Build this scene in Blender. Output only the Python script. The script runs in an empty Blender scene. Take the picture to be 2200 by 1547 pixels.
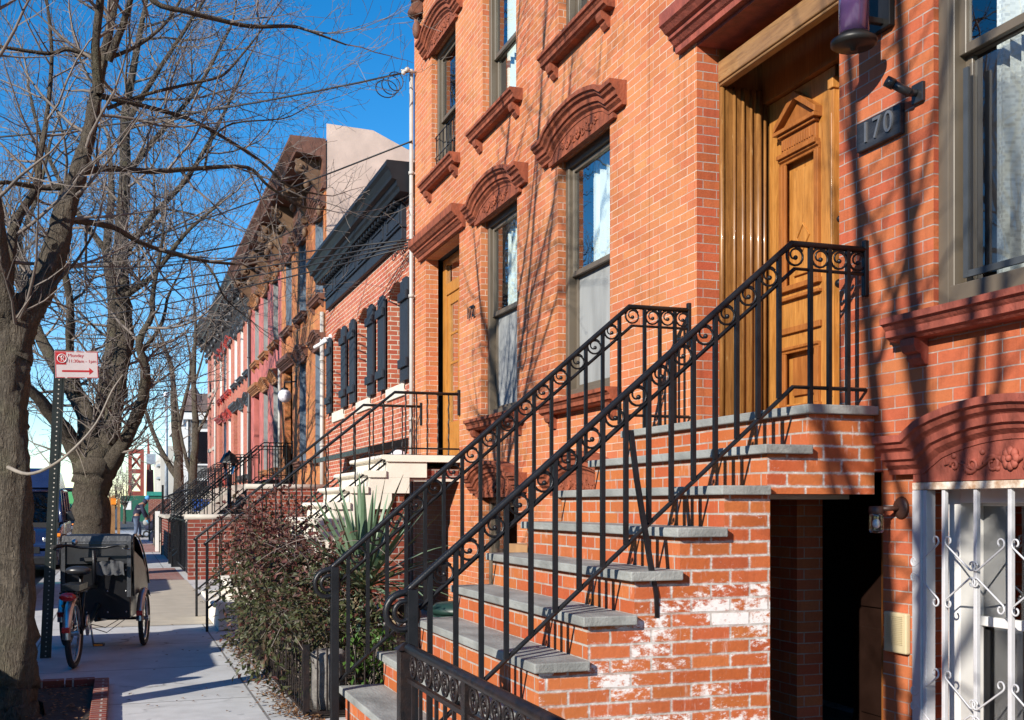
import bpy, bmesh, math, random
from mathutils import Vector, Matrix, Euler
rad = math.radians
PI = math.pi
RND = random.Random(11)
SC = bpy.context.scene
COL = SC.collection
ORG = {}
XF = 3.64                      # plane of the row of house fronts; the street runs along +Y

# ---------------------------------------------------------------- mesh builder
class MB:
    def __init__(s):
        s.v = []; s.f = []; s.mi = []; s.sm = []
    def add(s, vs, fs, m=0, sm=False):
        o = len(s.v)
        s.v.extend([tuple(v) for v in vs])
        for f in fs:
            s.f.append(tuple(i + o for i in f)); s.mi.append(m); s.sm.append(sm)
        return s
    def box(s, x0, x1, y0, y1, z0, z1, m=0):
        return s.add([(x0,y0,z0),(x1,y0,z0),(x1,y1,z0),(x0,y1,z0),(x0,y0,z1),(x1,y0,z1),(x1,y1,z1),(x0,y1,z1)],
              [(3,2,1,0),(4,5,6,7),(0,1,5,4),(1,2,6,5),(2,3,7,6),(3,0,4,7)], m)
    def quad(s, a, b, c, d, m=0, sm=False):
        return s.add([a,b,c,d], [(0,1,2,3)], m, sm)
    def prism(s, poly, axis, a0, a1, m=0, sm=False):
        n = len(poly)
        def P(p, a):
            if axis == 'x': return (a, p[0], p[1])
            if axis == 'y': return (p[0], a, p[1])
            return (p[0], p[1], a)
        vs = [P(p, a0) for p in poly] + [P(p, a1) for p in poly]
        s.add(vs, [tuple(range(n))[::-1], tuple(range(n, 2*n))], m)
        s.add(vs, [(i, (i+1) % n, n+(i+1) % n, n+i) for i in range(n)], m, sm)
        return s
    def tube(s, pts, r, n=6, m=0, caps=True, flat=None, closed=False):
        P = [Vector(p) for p in pts]; k = len(P)
        if k < 2: return s
        rs = r if isinstance(r, (list, tuple)) else [r]*k
        T = []
        for i in range(k):
            if closed: d = P[(i+1) % k] - P[i-1]
            else: d = P[min(i+1, k-1)] - P[max(i-1, 0)]
            if d.length < 1e-9: d = Vector((0,0,1))
            T.append(d.normalized())
        u = T[0].orthogonal().normalized()
        if flat is not None:
            u = Vector(flat); u = (u - T[0]*u.dot(T[0])).normalized()
        vs = []
        for i in range(k):
            u = u - T[i]*u.dot(T[i])
            u = u.normalized() if u.length > 1e-6 else T[i].orthogonal().normalized()
            w = T[i].cross(u)
            for j in range(n):
                a = 2*PI*(j+.5)/n
                vs.append(P[i] + (u*math.cos(a) + w*math.sin(a))*rs[i])
        fs = []
        for i in range(k if closed else k-1):
            i2 = (i+1) % k
            for j in range(n):
                fs.append((i*n+j, i*n+(j+1) % n, i2*n+(j+1) % n, i2*n+j))
        s.add(vs, fs, m, n > 4)
        if caps and not closed:
            s.add([vs[j] for j in range(n)], [tuple(range(n))[::-1]], m)
            s.add([vs[(k-1)*n+j] for j in range(n)], [tuple(range(n))], m)
        return s
    def lathe(s, c, prof, n=16, axis='z', m=0, sm=True):
        vs = []; c = Vector(c)
        for (r, h) in prof:
            for j in range(n):
                a = 2*PI*j/n; p, q = r*math.cos(a), r*math.sin(a)
                vs.append(c + Vector({'z': (p,q,h), 'x': (h,p,q), 'y': (q,h,p)}[axis]))
        fs = []
        for i in range(len(prof)-1):
            for j in range(n):
                fs.append((i*n+j, i*n+(j+1) % n, (i+1)*n+(j+1) % n, (i+1)*n+j))
        s.add(vs, fs, m, sm)
        if prof[0][0] > 1e-5: s.add(vs[:n], [tuple(range(n))[::-1]], m)
        if prof[-1][0] > 1e-5: s.add(vs[-n:], [tuple(range(n))], m)
        return s
    def ball(s, c, r, n=12, m=0, sc=(1,1,1)):
        prof = [(max(1e-6, math.sin(PI*i/8)), -math.cos(PI*i/8)) for i in range(9)]
        c = Vector(c); vs = []
        for (q, h) in prof:
            for j in range(n):
                a = 2*PI*j/n
                vs.append(c + Vector((q*math.cos(a)*r*sc[0], q*math.sin(a)*r*sc[1], h*r*sc[2])))
        s.add(vs, [(i*n+j, i*n+(j+1) % n, (i+1)*n+(j+1) % n, (i+1)*n+j) for i in range(8) for j in range(n)], m, True)
        return s
    def disc(s, c, r, n=16, axis='y', t=.01, m=0):
        return s.lathe(c, [(r, -t/2), (r, t/2)], n, axis, m, False)
    def torus(s, c, R, r, axis='x', n=28, k=8, m=0, sc=1.0):
        pts = []
        for i in range(n):
            a = 2*PI*i/n; p, q = R*math.cos(a), R*math.sin(a)*sc
            pts.append(Vector(c) + Vector({'z': (p,q,0), 'x': (0,p,q), 'y': (p,0,q)}[axis]))
        return s.tube(pts, r, k, m, False, None, True)
    def mould(s, path, prof, x=XF, m=0, sm=False):
        """moulding swept along a (y,z) path on the wall plane; profile = (out from the wall, down from the path)"""
        n = len(path); k = len(prof); vs = []
        for i in range(n):
            ns = []
            for a, b in ((i-1, i), (i, i+1)):
                if a < 0 or b >= n: continue
                dy, dz = path[b][0]-path[a][0], path[b][1]-path[a][1]
                L = math.hypot(dy, dz) or 1; ns.append((dz/L, -dy/L))
            ny = sum(q[0] for q in ns)/len(ns); nz = sum(q[1] for q in ns)/len(ns)
            L2 = ny*ny+nz*nz; ny /= L2; nz /= L2
            if path[-1][0] < path[0][0]: ny, nz = -ny, -nz
            for (o, d) in prof:
                vs.append((x-o, path[i][0]+ny*d, path[i][1]+nz*d))
        fs = [(i*k+j, i*k+j+1, (i+1)*k+j+1, (i+1)*k+j) for i in range(n-1) for j in range(k-1)]
        s.add(vs, fs, m, sm)
        s.add(vs[:k], [tuple(range(k))], m); s.add(vs[-k:], [tuple(range(k))[::-1]], m)
        return s
    def xf(s, M):
        s.v = [tuple(M @ Vector(v)) for v in s.v]; return s
    def merge(s, o):
        k = len(s.v); s.v += o.v
        s.f += [tuple(i+k for i in f) for f in o.f]; s.mi += o.mi; s.sm += o.sm
        return s
    def build(s, name, mats, parent=None, fix=True, bevel=0, seg=2, origin=None):
        if not isinstance(mats, (list, tuple)): mats = [mats]
        if parent is not None: off = ORG[parent.name]
        elif origin is not None: off = Vector(origin)
        else:
            xs = [v[0] for v in s.v]; ys = [v[1] for v in s.v]; zs = [v[2] for v in s.v]
            off = Vector(((min(xs)+max(xs))/2, (min(ys)+max(ys))/2, min(zs)))
        me = bpy.data.meshes.new(name)
        me.from_pydata([(v[0]-off.x, v[1]-off.y, v[2]-off.z) for v in s.v], [], s.f)
        for mt in mats: me.materials.append(mt)
        me.polygons.foreach_set('material_index', s.mi)
        me.polygons.foreach_set('use_smooth', s.sm)
        if fix:
            b = bmesh.new(); b.from_mesh(me)
            bmesh.ops.remove_doubles(b, verts=b.verts, dist=1e-5)
            bmesh.ops.recalc_face_normals(b, faces=b.faces)
            b.to_mesh(me); b.free()
        me.update()
        o = bpy.data.objects.new(name, me); COL.objects.link(o)
        if parent is not None: o.parent = parent
        else: o.location = off
        ORG[o.name] = off
        if bevel:
            md = o.modifiers.new('edge', 'BEVEL'); md.width = bevel; md.segments = seg; md.limit_method = 'ANGLE'; md.angle_limit = rad(40)
        return o

def thing(name, label, cat, loc=(0,0,0), rot=0, group=None, local=False):
    o = bpy.data.objects.new(name, None); COL.objects.link(o)
    o.empty_display_size = .1
    o.location = loc; o.rotation_euler = (0,0,rot)
    ORG[o.name] = Vector((0,0,0)) if local else Vector(loc)
    return tag(o, label, cat, group)
def tag(o, label, cat, group=None):
    o['label'] = label; o['category'] = cat
    if group: o['group'] = group
    return o
def setting(o, kind='structure', label=None):
    o['kind'] = kind
    if label: o['label'] = label
    return o
def text_mesh(body, size, M, name, mat, parent=None, ext=.002, align='CENTER', spacing=1.0):
    cu = bpy.data.curves.new('lettering', 'FONT'); cu.body = body; cu.size = size; cu.extrude = ext
    cu.align_x = align; cu.align_y = 'CENTER'; cu.space_character = spacing
    to = bpy.data.objects.new('lettering', cu); COL.objects.link(to)
    dg = bpy.context.evaluated_depsgraph_get(); dg.update()
    me = bpy.data.meshes.new_from_object(to.evaluated_get(dg))
    b = MB(); b.v = [tuple(M @ v.co) for v in me.vertices]
    b.f = [tuple(p.vertices) for p in me.polygons]; b.mi = [0]*len(b.f); b.sm = [False]*len(b.f)
    bpy.data.objects.remove(to); bpy.data.curves.remove(cu); bpy.data.meshes.remove(me)
    return b.build(name, mat, parent)
# letters drawn on a wall that faces the street (-X): text x runs along -Y, text y along +Z
def wall_text_matrix(x, y, z):
    return Matrix(((0,0,-1,x),(-1,0,0,y),(0,1,0,z),(0,0,0,1)))

# ---------------------------------------------------------------- materials
class NT:
    def __init__(s, name):
        s.mat = bpy.data.materials.new(name); s.mat.use_nodes = True
        s.t = s.mat.node_tree; s.t.nodes.clear()
        s.out = s.n('ShaderNodeOutputMaterial')
    def n(s, typ, **kw):
        o = s.t.nodes.new(typ)
        for k, v in kw.items(): setattr(o, k, v)
        return o
    def l(s, a, b): s.t.links.new(a, b)
    def val(s, sock, v):
        if hasattr(v, 'default_value') or hasattr(v, 'is_output'): s.l(v, sock)
        else: sock.default_value = v
    def math(s, op, a, b=None, clamp=False):
        o = s.n('ShaderNodeMath', operation=op, use_clamp=clamp); s.val(o.inputs[0], a)
        if b is not None: s.val(o.inputs[1], b)
        return o.outputs[0]
    def noise(s, vec, scale, detail=4, rough=.55, dist=0):
        o = s.n('ShaderNodeTexNoise'); s.l(vec, o.inputs['Vector']); o.inputs['Scale'].default_value = scale
        o.inputs['Detail'].default_value = detail; o.inputs['Roughness'].default_value = rough; o.inputs['Distortion'].default_value = dist
        return o.outputs['Fac']
    def ramp(s, fac, stops):
        o = s.n('ShaderNodeValToRGB'); s.l(fac, o.inputs[0]); e = o.color_ramp.elements
        while len(e) < len(stops): e.new(.5)
        for i, (p, c) in enumerate(stops):
            e[i].position = p; e[i].color = (c, c, c, 1) if not isinstance(c, (tuple, list)) else (*c[:3], 1)
        return o.outputs[0]
    def mix(s, fac, a, b, mode='MIX'):
        o = s.n('ShaderNodeMix', data_type='RGBA', blend_type=mode)
        s.val(o.inputs[0], fac)
        for k, v in ((6, a), (7, b)):
            if isinstance(v, (tuple, list)): o.inputs[k].default_value = (*v[:3], 1)
            else: s.l(v, o.inputs[k])
        return o.outputs[2]
    def mapping(s, vec, sc=(1,1,1), loc=(0,0,0), rot=(0,0,0)):
        o = s.n('ShaderNodeMapping'); s.l(vec, o.inputs[0]); o.inputs['Scale'].default_value = sc
        o.inputs['Location'].default_value = loc; o.inputs['Rotation'].default_value = rot
        return o.outputs[0]
    def bump(s, h, strength, dist=.01):
        o = s.n('ShaderNodeBump'); s.l(h, o.inputs['Height']); o.inputs['Strength'].default_value = strength; o.inputs['Distance'].default_value = dist
        return o.outputs[0]
    def bsdf(s, color, rough=.6, metal=0, normal=None, spec=None, coat=0):
        o = s.n('ShaderNodeBsdfPrincipled')
        if isinstance(color, (tuple, list)): o.inputs['Base Color'].default_value = (*color[:3], 1)
        else: s.l(color, o.inputs['Base Color'])
        s.val(o.inputs['Roughness'], rough); s.val(o.inputs['Metallic'], metal)
        if normal is not None: s.l(normal, o.inputs['Normal'])
        if spec is not None: o.inputs['Specular IOR Level'].default_value = spec
        if coat: o.inputs['Coat Weight'].default_value = coat; o.inputs['Coat Roughness'].default_value = .08
        return o
    def fin(s, sh):
        s.l(sh.outputs[0] if hasattr(sh, 'outputs') else sh, s.out.inputs[0]); return s.mat
    def pos(s): return s.n('ShaderNodeNewGeometry').outputs['Position']
    def wallvec(s):
        """metres along the wall and up it, for walls that face the street, the side or up"""
        g = s.n('ShaderNodeNewGeometry')
        p = s.n('ShaderNodeSeparateXYZ'); s.l(g.outputs['Position'], p.inputs[0])
        q = s.n('ShaderNodeSeparateXYZ'); s.l(g.outputs['True Normal'], q.inputs[0])
        fx = s.math('GREATER_THAN', s.math('ABSOLUTE', q.outputs[0]), .6)
        fz = s.math('GREATER_THAN', s.math('ABSOLUTE', q.outputs[2]), .6)
        u = s.math('ADD', s.math('MULTIPLY', p.outputs[1], fx), s.math('MULTIPLY', p.outputs[0], s.math('SUBTRACT', 1.0, fx)))
        v = s.math('ADD', s.math('MULTIPLY', p.outputs[1], fz), s.math('MULTIPLY', p.outputs[2], s.math('SUBTRACT', 1.0, fz)))
        c = s.n('ShaderNodeCombineXYZ'); s.l(u, c.inputs[0]); s.l(v, c.inputs[1])
        return c.outputs[0], g, q, p

def plain(name, col, rough=.6, metal=0, var=.15, scale=6, bump=0, bscale=60, coat=0, stretch=(1,1,1), spec=None, var2=None):
    t = NT(name); p = t.mapping(t.pos(), stretch)
    f = t.noise(p, scale, 6)
    c1 = tuple(max(0, x*(1-var)) for x in col); c2 = tuple(min(1, x*(1+var)) for x in col)
    c = t.mix(t.ramp(f, [(.3, 0.), (.7, 1.)]), c1, c2 if var2 is None else var2)
    nrm = t.bump(t.noise(p, bscale, 5), bump) if bump else None
    rr = t.math('ADD', t.math('MULTIPLY', f, .2), rough-.1, True)
    return t.fin(t.bsdf(c, rr, metal, nrm, spec, coat))

def brick(name, c1, c2, mortar, bw=.205, bh=.0605, ms=.003, bump=.6, off=(0,0), dark=.25, smear=0, white=0, grime=.35, squash=1.0, dirt_z=None):
    t = NT(name); v, g, q, p = t.wallvec()
    wob = t.n('ShaderNodeTexNoise'); t.l(t.mapping(v, (1,1,1)), wob.inputs['Vector']); wob.inputs['Scale'].default_value = 9; wob.inputs['Detail'].default_value = 3
    w2 = t.n('ShaderNodeVectorMath', operation='MULTIPLY_ADD'); t.l(wob.outputs['Color'], w2.inputs[0])
    w2.inputs[1].default_value = (.006,.006,0); t.l(v, w2.inputs[2])
    vv = t.mapping(w2.outputs[0], (1,1,1), (off[0], off[1], 0))
    def bt(a, b, mo, msz, smooth=.15):
        o = t.n('ShaderNodeTexBrick'); t.l(vv, o.inputs['Vector'])
        for k, c in (('Color1', a), ('Color2', b), ('Mortar', mo)): o.inputs[k].default_value = (*c[:3], 1)
        o.inputs['Scale'].default_value = 1; o.inputs['Mortar Size'].default_value = msz; o.inputs['Mortar Smooth'].default_value = smooth
        o.inputs['Brick Width'].default_value = bw; o.inputs['Row Height'].default_value = bh; o.inputs['Bias'].default_value = 0
        o.offset = .5; return o
    b1 = bt((0,0,0), (1,1,1), (.5,.5,.5), ms)      # one random grey per brick
    per = t.ramp(b1.outputs['Color'], [(0., 0.), (1., 1.)])
    face = t.mix(per, c1, c2)
    fine = t.noise(t.mapping(v, (1,1,1)), 55, 6, .7)
    face = t.mix(t.math('MULTIPLY', t.ramp(fine, [(.35, 1.), (.65, 0.)]), dark), face, tuple(x*.45 for x in c1))
    # a few odd bricks burnt darker
    odd = t.ramp(per, [(.9, 0.), (.94, 1.)])
    face = t.mix(t.math('MULTIPLY', odd, .45), face, tuple(x*.5 for x in c1))
    big = t.noise(t.mapping(v, (.9,.35,1)), 1.3, 5, .6)
    face = t.mix(t.math('MULTIPLY', t.ramp(big, [(.5, 0.), (.75, 1.)]), grime), face, tuple(x*.55 for x in c2))
    hue = t.noise(t.mapping(v, (.7,.5,1)), 1.1, 4, .55)
    face = t.mix(t.math('MULTIPLY', t.ramp(hue, [(.42, 0.), (.62, 1.)]), .5), face, tuple(min(1, x*k) for x, k in zip(c2, (1.04, 1.22, 1.35))))
    wn = t.n('ShaderNodeTexWhiteNoise'); wn.noise_dimensions = '1D'; t.l(t.math('MULTIPLY', per, 531.0), wn.inputs['W'])
    hs_ = t.n('ShaderNodeHueSaturation'); t.l(face, hs_.inputs['Color'])
    t.l(t.math('ADD', .492, t.math('MULTIPLY', wn.outputs['Value'], .014)), hs_.inputs['Hue'])
    t.l(t.math('ADD', .94, t.math('MULTIPLY', per, .12)), hs_.inputs['Value']); face = hs_.outputs[0]
    # rain streaks and soot running down the wall
    stk = t.noise(t.mapping(v, (5.5,.30,1)), 2.0, 6, .68)
    face = t.mix(t.math('MULTIPLY', t.ramp(stk, [(.54, 0.), (.74, 1.)]), grime*1.3), face, tuple(x*.42 for x in c1))
    patch = t.ramp(t.noise(t.mapping(v, (1,1,1)), 6.5, 5, .6), [(.38, 0.), (.58, 1.)])
    mo = t.mix(t.ramp(fine, [(.3, 0.), (.7, 1.)]), tuple(x*.7 for x in mortar), mortar)
    mo = t.mix(t.math('MULTIPLY', t.math('SUBTRACT', 1.0, patch), .45), mo, tuple(x*.62 for x in c1))
    mfac = b1.outputs['Fac']
    c = t.mix(mfac, face, mo)
    if smear:    # lime washed down out of the joints
        sm = t.noise(t.mapping(v, (7,1.2,1)), 3.0, 7, .7)
        c = t.mix(t.math('MULTIPLY', t.ramp(sm, [(.58, 0.), (.72, 1.)]), smear), c, (.62,.58,.54))
    if white:    # lime bloom: whole patches of brick gone chalky, only low on the wall that faces along the street
        side = t.math('GREATER_THAN', t.math('MULTIPLY', q.outputs[1], -1.0), .6)
        pat = t.noise(t.mapping(v, (1.6,2.0,1)), 1.5, 3, .5)
        n2 = t.noise(t.mapping(v, (8,13,1)), 2.6, 9, .78)
        b2 = t.n('ShaderNodeTexWhiteNoise'); b2.noise_dimensions = '1D'; t.l(t.math('MULTIPLY', per, 917.0), b2.inputs['W'])
        m = t.math('ADD', t.math('MULTIPLY', pat, 1.05), t.math('MULTIPLY', n2, .95))
        m = t.math('ADD', m, t.math('MULTIPLY', b2.outputs['Value'], .20))
        # fade out towards the top of the stair and the pavement
        zz = t.n('ShaderNodeMapRange'); t.l(p.outputs[2], zz.inputs[0])
        zz.inputs[1].default_value = .75; zz.inputs[2].default_value = 1.7; zz.inputs[3].default_value = .06; zz.inputs[4].default_value = -.14
        m = t.math('ADD', m, zz.outputs[0])
        m = t.math('MULTIPLY', t.ramp(t.math('SUBTRACT', m, .3), [(.90, 0.), (1.0, 1.)]), t.math('SUBTRACT', 1.0, t.math('MULTIPLY', mfac, .8)))
        # joints of that wall are always chalky
        edge = bt((0,0,0), (0,0,0), (1,1,1), ms*2.6, 1.0)
        em = t.math('MULTIPLY', edge.outputs['Fac'], t.ramp(n2, [(.45, 0.), (.62, .75)]))
        m = t.math('MAXIMUM', m, em)
        c = t.mix(t.math('MULTIPLY', t.math('MULTIPLY', m, side), white), c, (.70,.68,.67))
    h = t.math('ADD', t.math('MULTIPLY', t.math('SUBTRACT', 1.0, mfac), 1.0), t.math('MULTIPLY', fine, .45))
    h = t.math('ADD', h, t.math('MULTIPLY', per, .5)); h = t.math('ADD', h, t.math('MULTIPLY', t.noise(v, 22, 5, .6), .8))
    return t.fin(t.bsdf(c, t.math('ADD', .78, t.math('MULTIPLY', mfac, .15)), 0, t.bump(h, bump, .006), .35))

def wood(name, a, b, rough=.4, scale=1.0, coat=.15, axis='z', worn=0):
    t = NT(name); st = {'z': (14,14,1.2), 'y': (14,1.2,14), 'x': (1.2,14,14)}[axis]
    p = t.mapping(t.pos(), tuple(x*scale for x in st))
    f = t.noise(p, 1.6, 7, .65, 1.2); g = t.noise(t.mapping(t.pos(), (1,1,.5)), 5, 4)
    c = t.mix(t.ramp(f, [(.3, 0.), (.72, 1.)]), a, b)
    c = t.mix(t.math('MULTIPLY', t.ramp(g, [(.5, 0.), (.75, 1.)]), .45), c, tuple(x*.5 for x in a))
    c = t.mix(t.math('MULTIPLY', t.ramp(t.noise(t.mapping(t.pos(), tuple(x*scale*3 for x in st)), 2.2, 5, .7), [(.5, 0.), (.66, 1.)]), .5), c, tuple(x*.55 for x in a))
    if worn: c = t.mix(t.math('MULTIPLY', t.ramp(t.noise(p, 2.5, 6, .8), [(.62, 0.), (.7, 1.)]), worn), c, (.62,.44,.22))
    return t.fin(t.bsdf(c, rough, 0, t.bump(f, .25, .004), .5, coat))

def glass(name, tint=(.9,.95,.95), refl=1.0, dim=1.0):
    t = NT(name); lw = t.n('ShaderNodeFresnel'); lw.inputs[0].default_value = 1.5
    wv = t.bump(t.noise(t.mapping(t.pos(), (1,1,.6)), 2.2, 2), .10, .02)
    tr = t.n('ShaderNodeBsdfTransparent'); tr.inputs[0].default_value = (*[x*dim for x in tint], 1)
    gl = t.n('ShaderNodeBsdfGlossy'); gl.inputs['Roughness'].default_value = .01; t.l(wv, gl.inputs['Normal']); gl.inputs[0].default_value = (.95,.97,1,1)
    m = t.n('ShaderNodeMixShader'); t.l(t.math('ADD', t.math('MULTIPLY', lw.outputs[0], 1.2*refl), .05*refl, True), m.inputs[0])
    t.l(tr.outputs[0], m.inputs[1]); t.l(gl.outputs[0], m.inputs[2])
    return t.fin(m)

def emit(name, col, s):
    t = NT(name); e = t.n('ShaderNodeEmission'); e.inputs[0].default_value = (*col, 1); e.inputs[1].default_value = s
    return t.fin(e)

def leafmat(name, cols, rough=.45, trans=.25):
    """leaf faces: colour varies leaf by leaf through a noise of where the leaf sits"""
    t = NT(name); w = t.n('ShaderNodeTexWhiteNoise'); w.noise_dimensions = '3D'
    g = t.n('ShaderNodeNewGeometry')
    sn = t.n('ShaderNodeVectorMath', operation='SNAP'); t.l(g.outputs['Position'], sn.inputs[0]); sn.inputs[1].default_value = (.035,.035,.035)
    t.l(sn.outputs[0], w.inputs[0])
    k = len(cols); c = t.ramp(w.outputs[0], [(i/(k-1) if k > 1 else 0, cc) for i, cc in enumerate(cols)])
    b = t.bsdf(c, rough, 0, None, .4)
    tr = t.n('ShaderNodeBsdfTranslucent'); t.l(c, tr.inputs[0])
    m = t.n('ShaderNodeMixShader'); m.inputs[0].default_value = trans; t.l(b.outputs[0], m.inputs[1]); t.l(tr.outputs[0], m.inputs[2])
    return t.fin(m)

def bark(name, a, b):
    t = NT(name); p = t.mapping(t.pos(), (1,1,.28))
    v = t.n('ShaderNodeTexVoronoi', feature='DISTANCE_TO_EDGE'); 
    d = t.n('ShaderNodeVectorMath', operation='MULTIPLY_ADD'); nz = t.n('ShaderNodeTexNoise'); t.l(p, nz.inputs['Vector']); nz.inputs['Scale'].default_value = 9; nz.inputs['Detail'].default_value = 5
    t.l(nz.outputs['Color'], d.inputs[0]); d.inputs[1].default_value = (.16,.16,.16); t.l(p, d.inputs[2])
    t.l(d.outputs[0], v.inputs['Vector']); v.inputs['Scale'].default_value = 34
    r0 = t.noise(t.mapping(t.pos(), (1,1,.16)), 30, 6, .62, .8); rdg = t.math('SUBTRACT', 1.0, t.math('ABSOLUTE', t.math('SUBTRACT', t.math('MULTIPLY', r0, 2.0), 1.0)))
    cr = t.math('MULTIPLY', t.ramp(v.outputs['Distance'], [(0., .35), (.25, 1.)]), t.ramp(rdg, [(.62, 1.), (.95, .15)]))
    f = t.noise(t.pos(), 14, 7, .7)
    c = t.mix(t.ramp(f, [(.3, 0.), (.7, 1.)]), a, b)
    c = t.mix(t.math('MULTIPLY', t.math('SUBTRACT', 1.0, cr), .68), c, tuple(x*.22 for x in a))
    gr = t.ramp(t.noise(t.pos(), 3, 4), [(.52, 0.), (.7, 1.)])
    c = t.mix(t.math('MULTIPLY', gr, .35), c, (.13,.13,.07))
    return t.fin(t.bsdf(c, .85, 0, t.bump(t.math('ADD', cr, t.math('MULTIPLY', f, .9)), 1.0, .04), .3))
M = {}
M['brick'] = brick('facade brick', (.49,.150,.055), (.57,.200,.080), (.70,.54,.43), ms=.0034, grime=.40, dark=.25, off=(0,.0))
M['brick_red'] = brick('facade brick red', (.41,.090,.034), (.47,.128,.048), (.42,.35,.31), ms=.0034, grime=.42, dark=.32)
M['brick_stoop'] = brick('stoop brick', (.40,.085,.022), (.47,.13,.04), (.44,.40,.36), bw=.213, bh=.0678, ms=.0055, white=1, smear=.6, grime=.2, off=(0.07,-.0013))
M['brick_navy'] = brick('cottage brick', (.40,.085,.04), (.50,.15,.075), (.74,.66,.54), bw=.21, bh=.0685, ms=.0065, grime=.15)
M['brick_orange'] = brick('orange brick', (.46,.15,.05), (.54,.21,.075), (.45,.27,.15), ms=.002, grime=.25)
M['brick_pink'] = plain('pink masonry paint', (.44,.125,.105), .7, var=.28, scale=3, bump=.25, bscale=30)
M['brick_rose'] = brick('rose brick', (.44,.125,.08), (.50,.18,.115), (.5,.3,.24), ms=.0025, grime=.2)
M['brick_end'] = brick('pale rose brick', (.48,.16,.115), (.54,.22,.16), (.55,.36,.3), ms=.0025, grime=.2)
M['brick_yard'] = brick('yard wall brick', (.17,.032,.018), (.23,.052,.028), (.40,.35,.31), bw=.21, bh=.072, ms=.007, grime=.3)
M['brownstone'] = plain('brownstone', (.235,.060,.026), .8, var=.42, scale=13, bump=.6, bscale=60, stretch=(1,1,.6))
M['brownstone_red'] = plain('painted brownstone', (.25,.060,.038), .7, var=.34, scale=11, bump=.5, bscale=55, stretch=(1,1,.6))
M['brownstone_dark'] = plain('dark brownstone', (.13,.055,.035), .7, var=.3, scale=9, bump=.3)
M['brownstone_ochre'] = plain('ochre brownstone', (.30,.13,.05), .7, var=.25, scale=9, bump=.3)
M['trim_black'] = plain('black trim paint', (.035,.038,.045), .45, var=.3)
M['trim_red'] = plain('red trim paint', (.36,.045,.035), .5, var=.2)
M['frame_taupe'] = plain('taupe window paint', (.115,.092,.066), .45, var=.12, scale=3)
M['frame_dark'] = plain('dark window paint', (.05,.055,.06), .4, var=.2)
M['frame_white'] = plain('white window paint', (.68,.67,.65), .45, var=.06)
M['frame_bluegrey'] = plain('slate window paint', (.13,.17,.22), .45, var=.15)
M['glass'] = glass('window glass', refl=.75); M['glass_clear'] = glass('thin old glass', refl=.16); M['glass_soft'] = glass('old window glass', refl=.33)
t = NT('insect screen mesh'); d_ = t.bsdf((.03,.03,.033), .8); tr_n = t.n('ShaderNodeBsdfTransparent'); mx = t.n('ShaderNodeMixShader'); mx.inputs[0].default_value = .36; t.l(tr_n.outputs[0], mx.inputs[1]); t.l(d_.outputs[0], mx.inputs[2]); M['mesh'] = t.fin(mx)
M['glass_dark'] = glass('far window glass', dim=.6)
M['curtain'] = plain('pale curtain', (.70,.74,.67), .9, var=.12, scale=3, stretch=(1,1,.05))
M['screen'] = plain('grey insect screen', (.26,.27,.268), .85, var=.22, scale=2.4, stretch=(1,2,.5))
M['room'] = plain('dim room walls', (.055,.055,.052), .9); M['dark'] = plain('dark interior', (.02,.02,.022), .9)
M['oak'] = wood('golden oak door', (.30,.112,.020), (.55,.255,.062), .42, worn=.12)
M['oak_old'] = wood('worn varnish', (.15,.060,.015), (.33,.155,.042), .42, coat=.25, worn=.75)
M['oak_red'] = wood('red oak door moulding', (.24,.075,.016), (.40,.15,.036), .4)
M['oak_y'] = wood('worn oak beam', (.20,.10,.04), (.36,.20,.08), .5, axis='y', worn=.4)
M['door_yellow'] = wood('yellow pine door', (.36,.14,.024), (.50,.235,.045), .4)
M['door_dark'] = wood('dark stained door', (.030,.010,.005), (.055,.018,.008), .4)
M['iron'] = plain('black railing paint', (.008,.0085,.0105), .36, 0, var=.35, scale=14, bump=.15, bscale=160, spec=.35)
M['iron_rust'] = plain('rusting railing paint', (.009,.009,.011), .42, 0, var=.4, scale=26, bump=.25, bscale=120, var2=(.022,.013,.011), spec=.35)
M['iron_white'] = plain('white grille paint', (.50,.50,.52), .4, var=.08, scale=8, bump=.15)
M['rust'] = plain('rusty white steel', (.42,.20,.08), .7, var=.3, scale=22, var2=(.75,.68,.58), bump=.3)
M['bluestone'] = plain('bluestone tread', (.235,.243,.232), .7, var=.30, scale=7, bump=.5, bscale=55, stretch=(1,.5,1))
M['limestone'] = plain('pale limestone', (.72,.67,.58), .7, var=.08, scale=4, bump=.2, bscale=70)
M['lintel_white'] = plain('white sill stone', (.62,.58,.50), .75, var=.1)
M['navy'] = plain('navy shutter paint', (.019,.024,.034), .55, var=.25, scale=4, bump=.2, stretch=(4,4,.5), spec=.3)
M['navy_cornice'] = plain('navy cornice paint', (.010,.012,.016), .5, var=.3, scale=4, spec=.3)
M['stucco'] = plain('beige stucco', (.52,.40,.335), .85, var=.16, scale=2, bump=.3, bscale=25)
M['metal_grey'] = plain('weathered flashing', (.33,.37,.42), .5, .3, var=.25, scale=5)
M['pipe_white'] = plain('white drainpipe', (.40,.385,.36), .5, var=.1)
M['pipe_black'] = plain('black drainpipe', (.03,.03,.035), .5)
M['plaque'] = plain('weathered black board', (.022,.024,.03), .5, var=.5, scale=12, bump=.3, stretch=(1,.2,6))
M['nickel'] = plain('dull nickel', (.22,.22,.225), .45, .6)
M['brass'] = plain('brass', (.60,.38,.10), .3, .9)
M['bronze'] = plain('dark bronze', (.018,.017,.016), .45, .3)
M['black_plastic'] = plain('black plastic', (.02,.02,.022), .35)
M['cream_plastic'] = plain('cream plastic', (.50,.42,.26), .5, var=.05); M['blind'] = plain('old roller blind', (.26,.23,.16), .8)
M['white_plastic'] = plain('white plastic', (.78,.78,.78), .35, var=.03)
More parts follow.
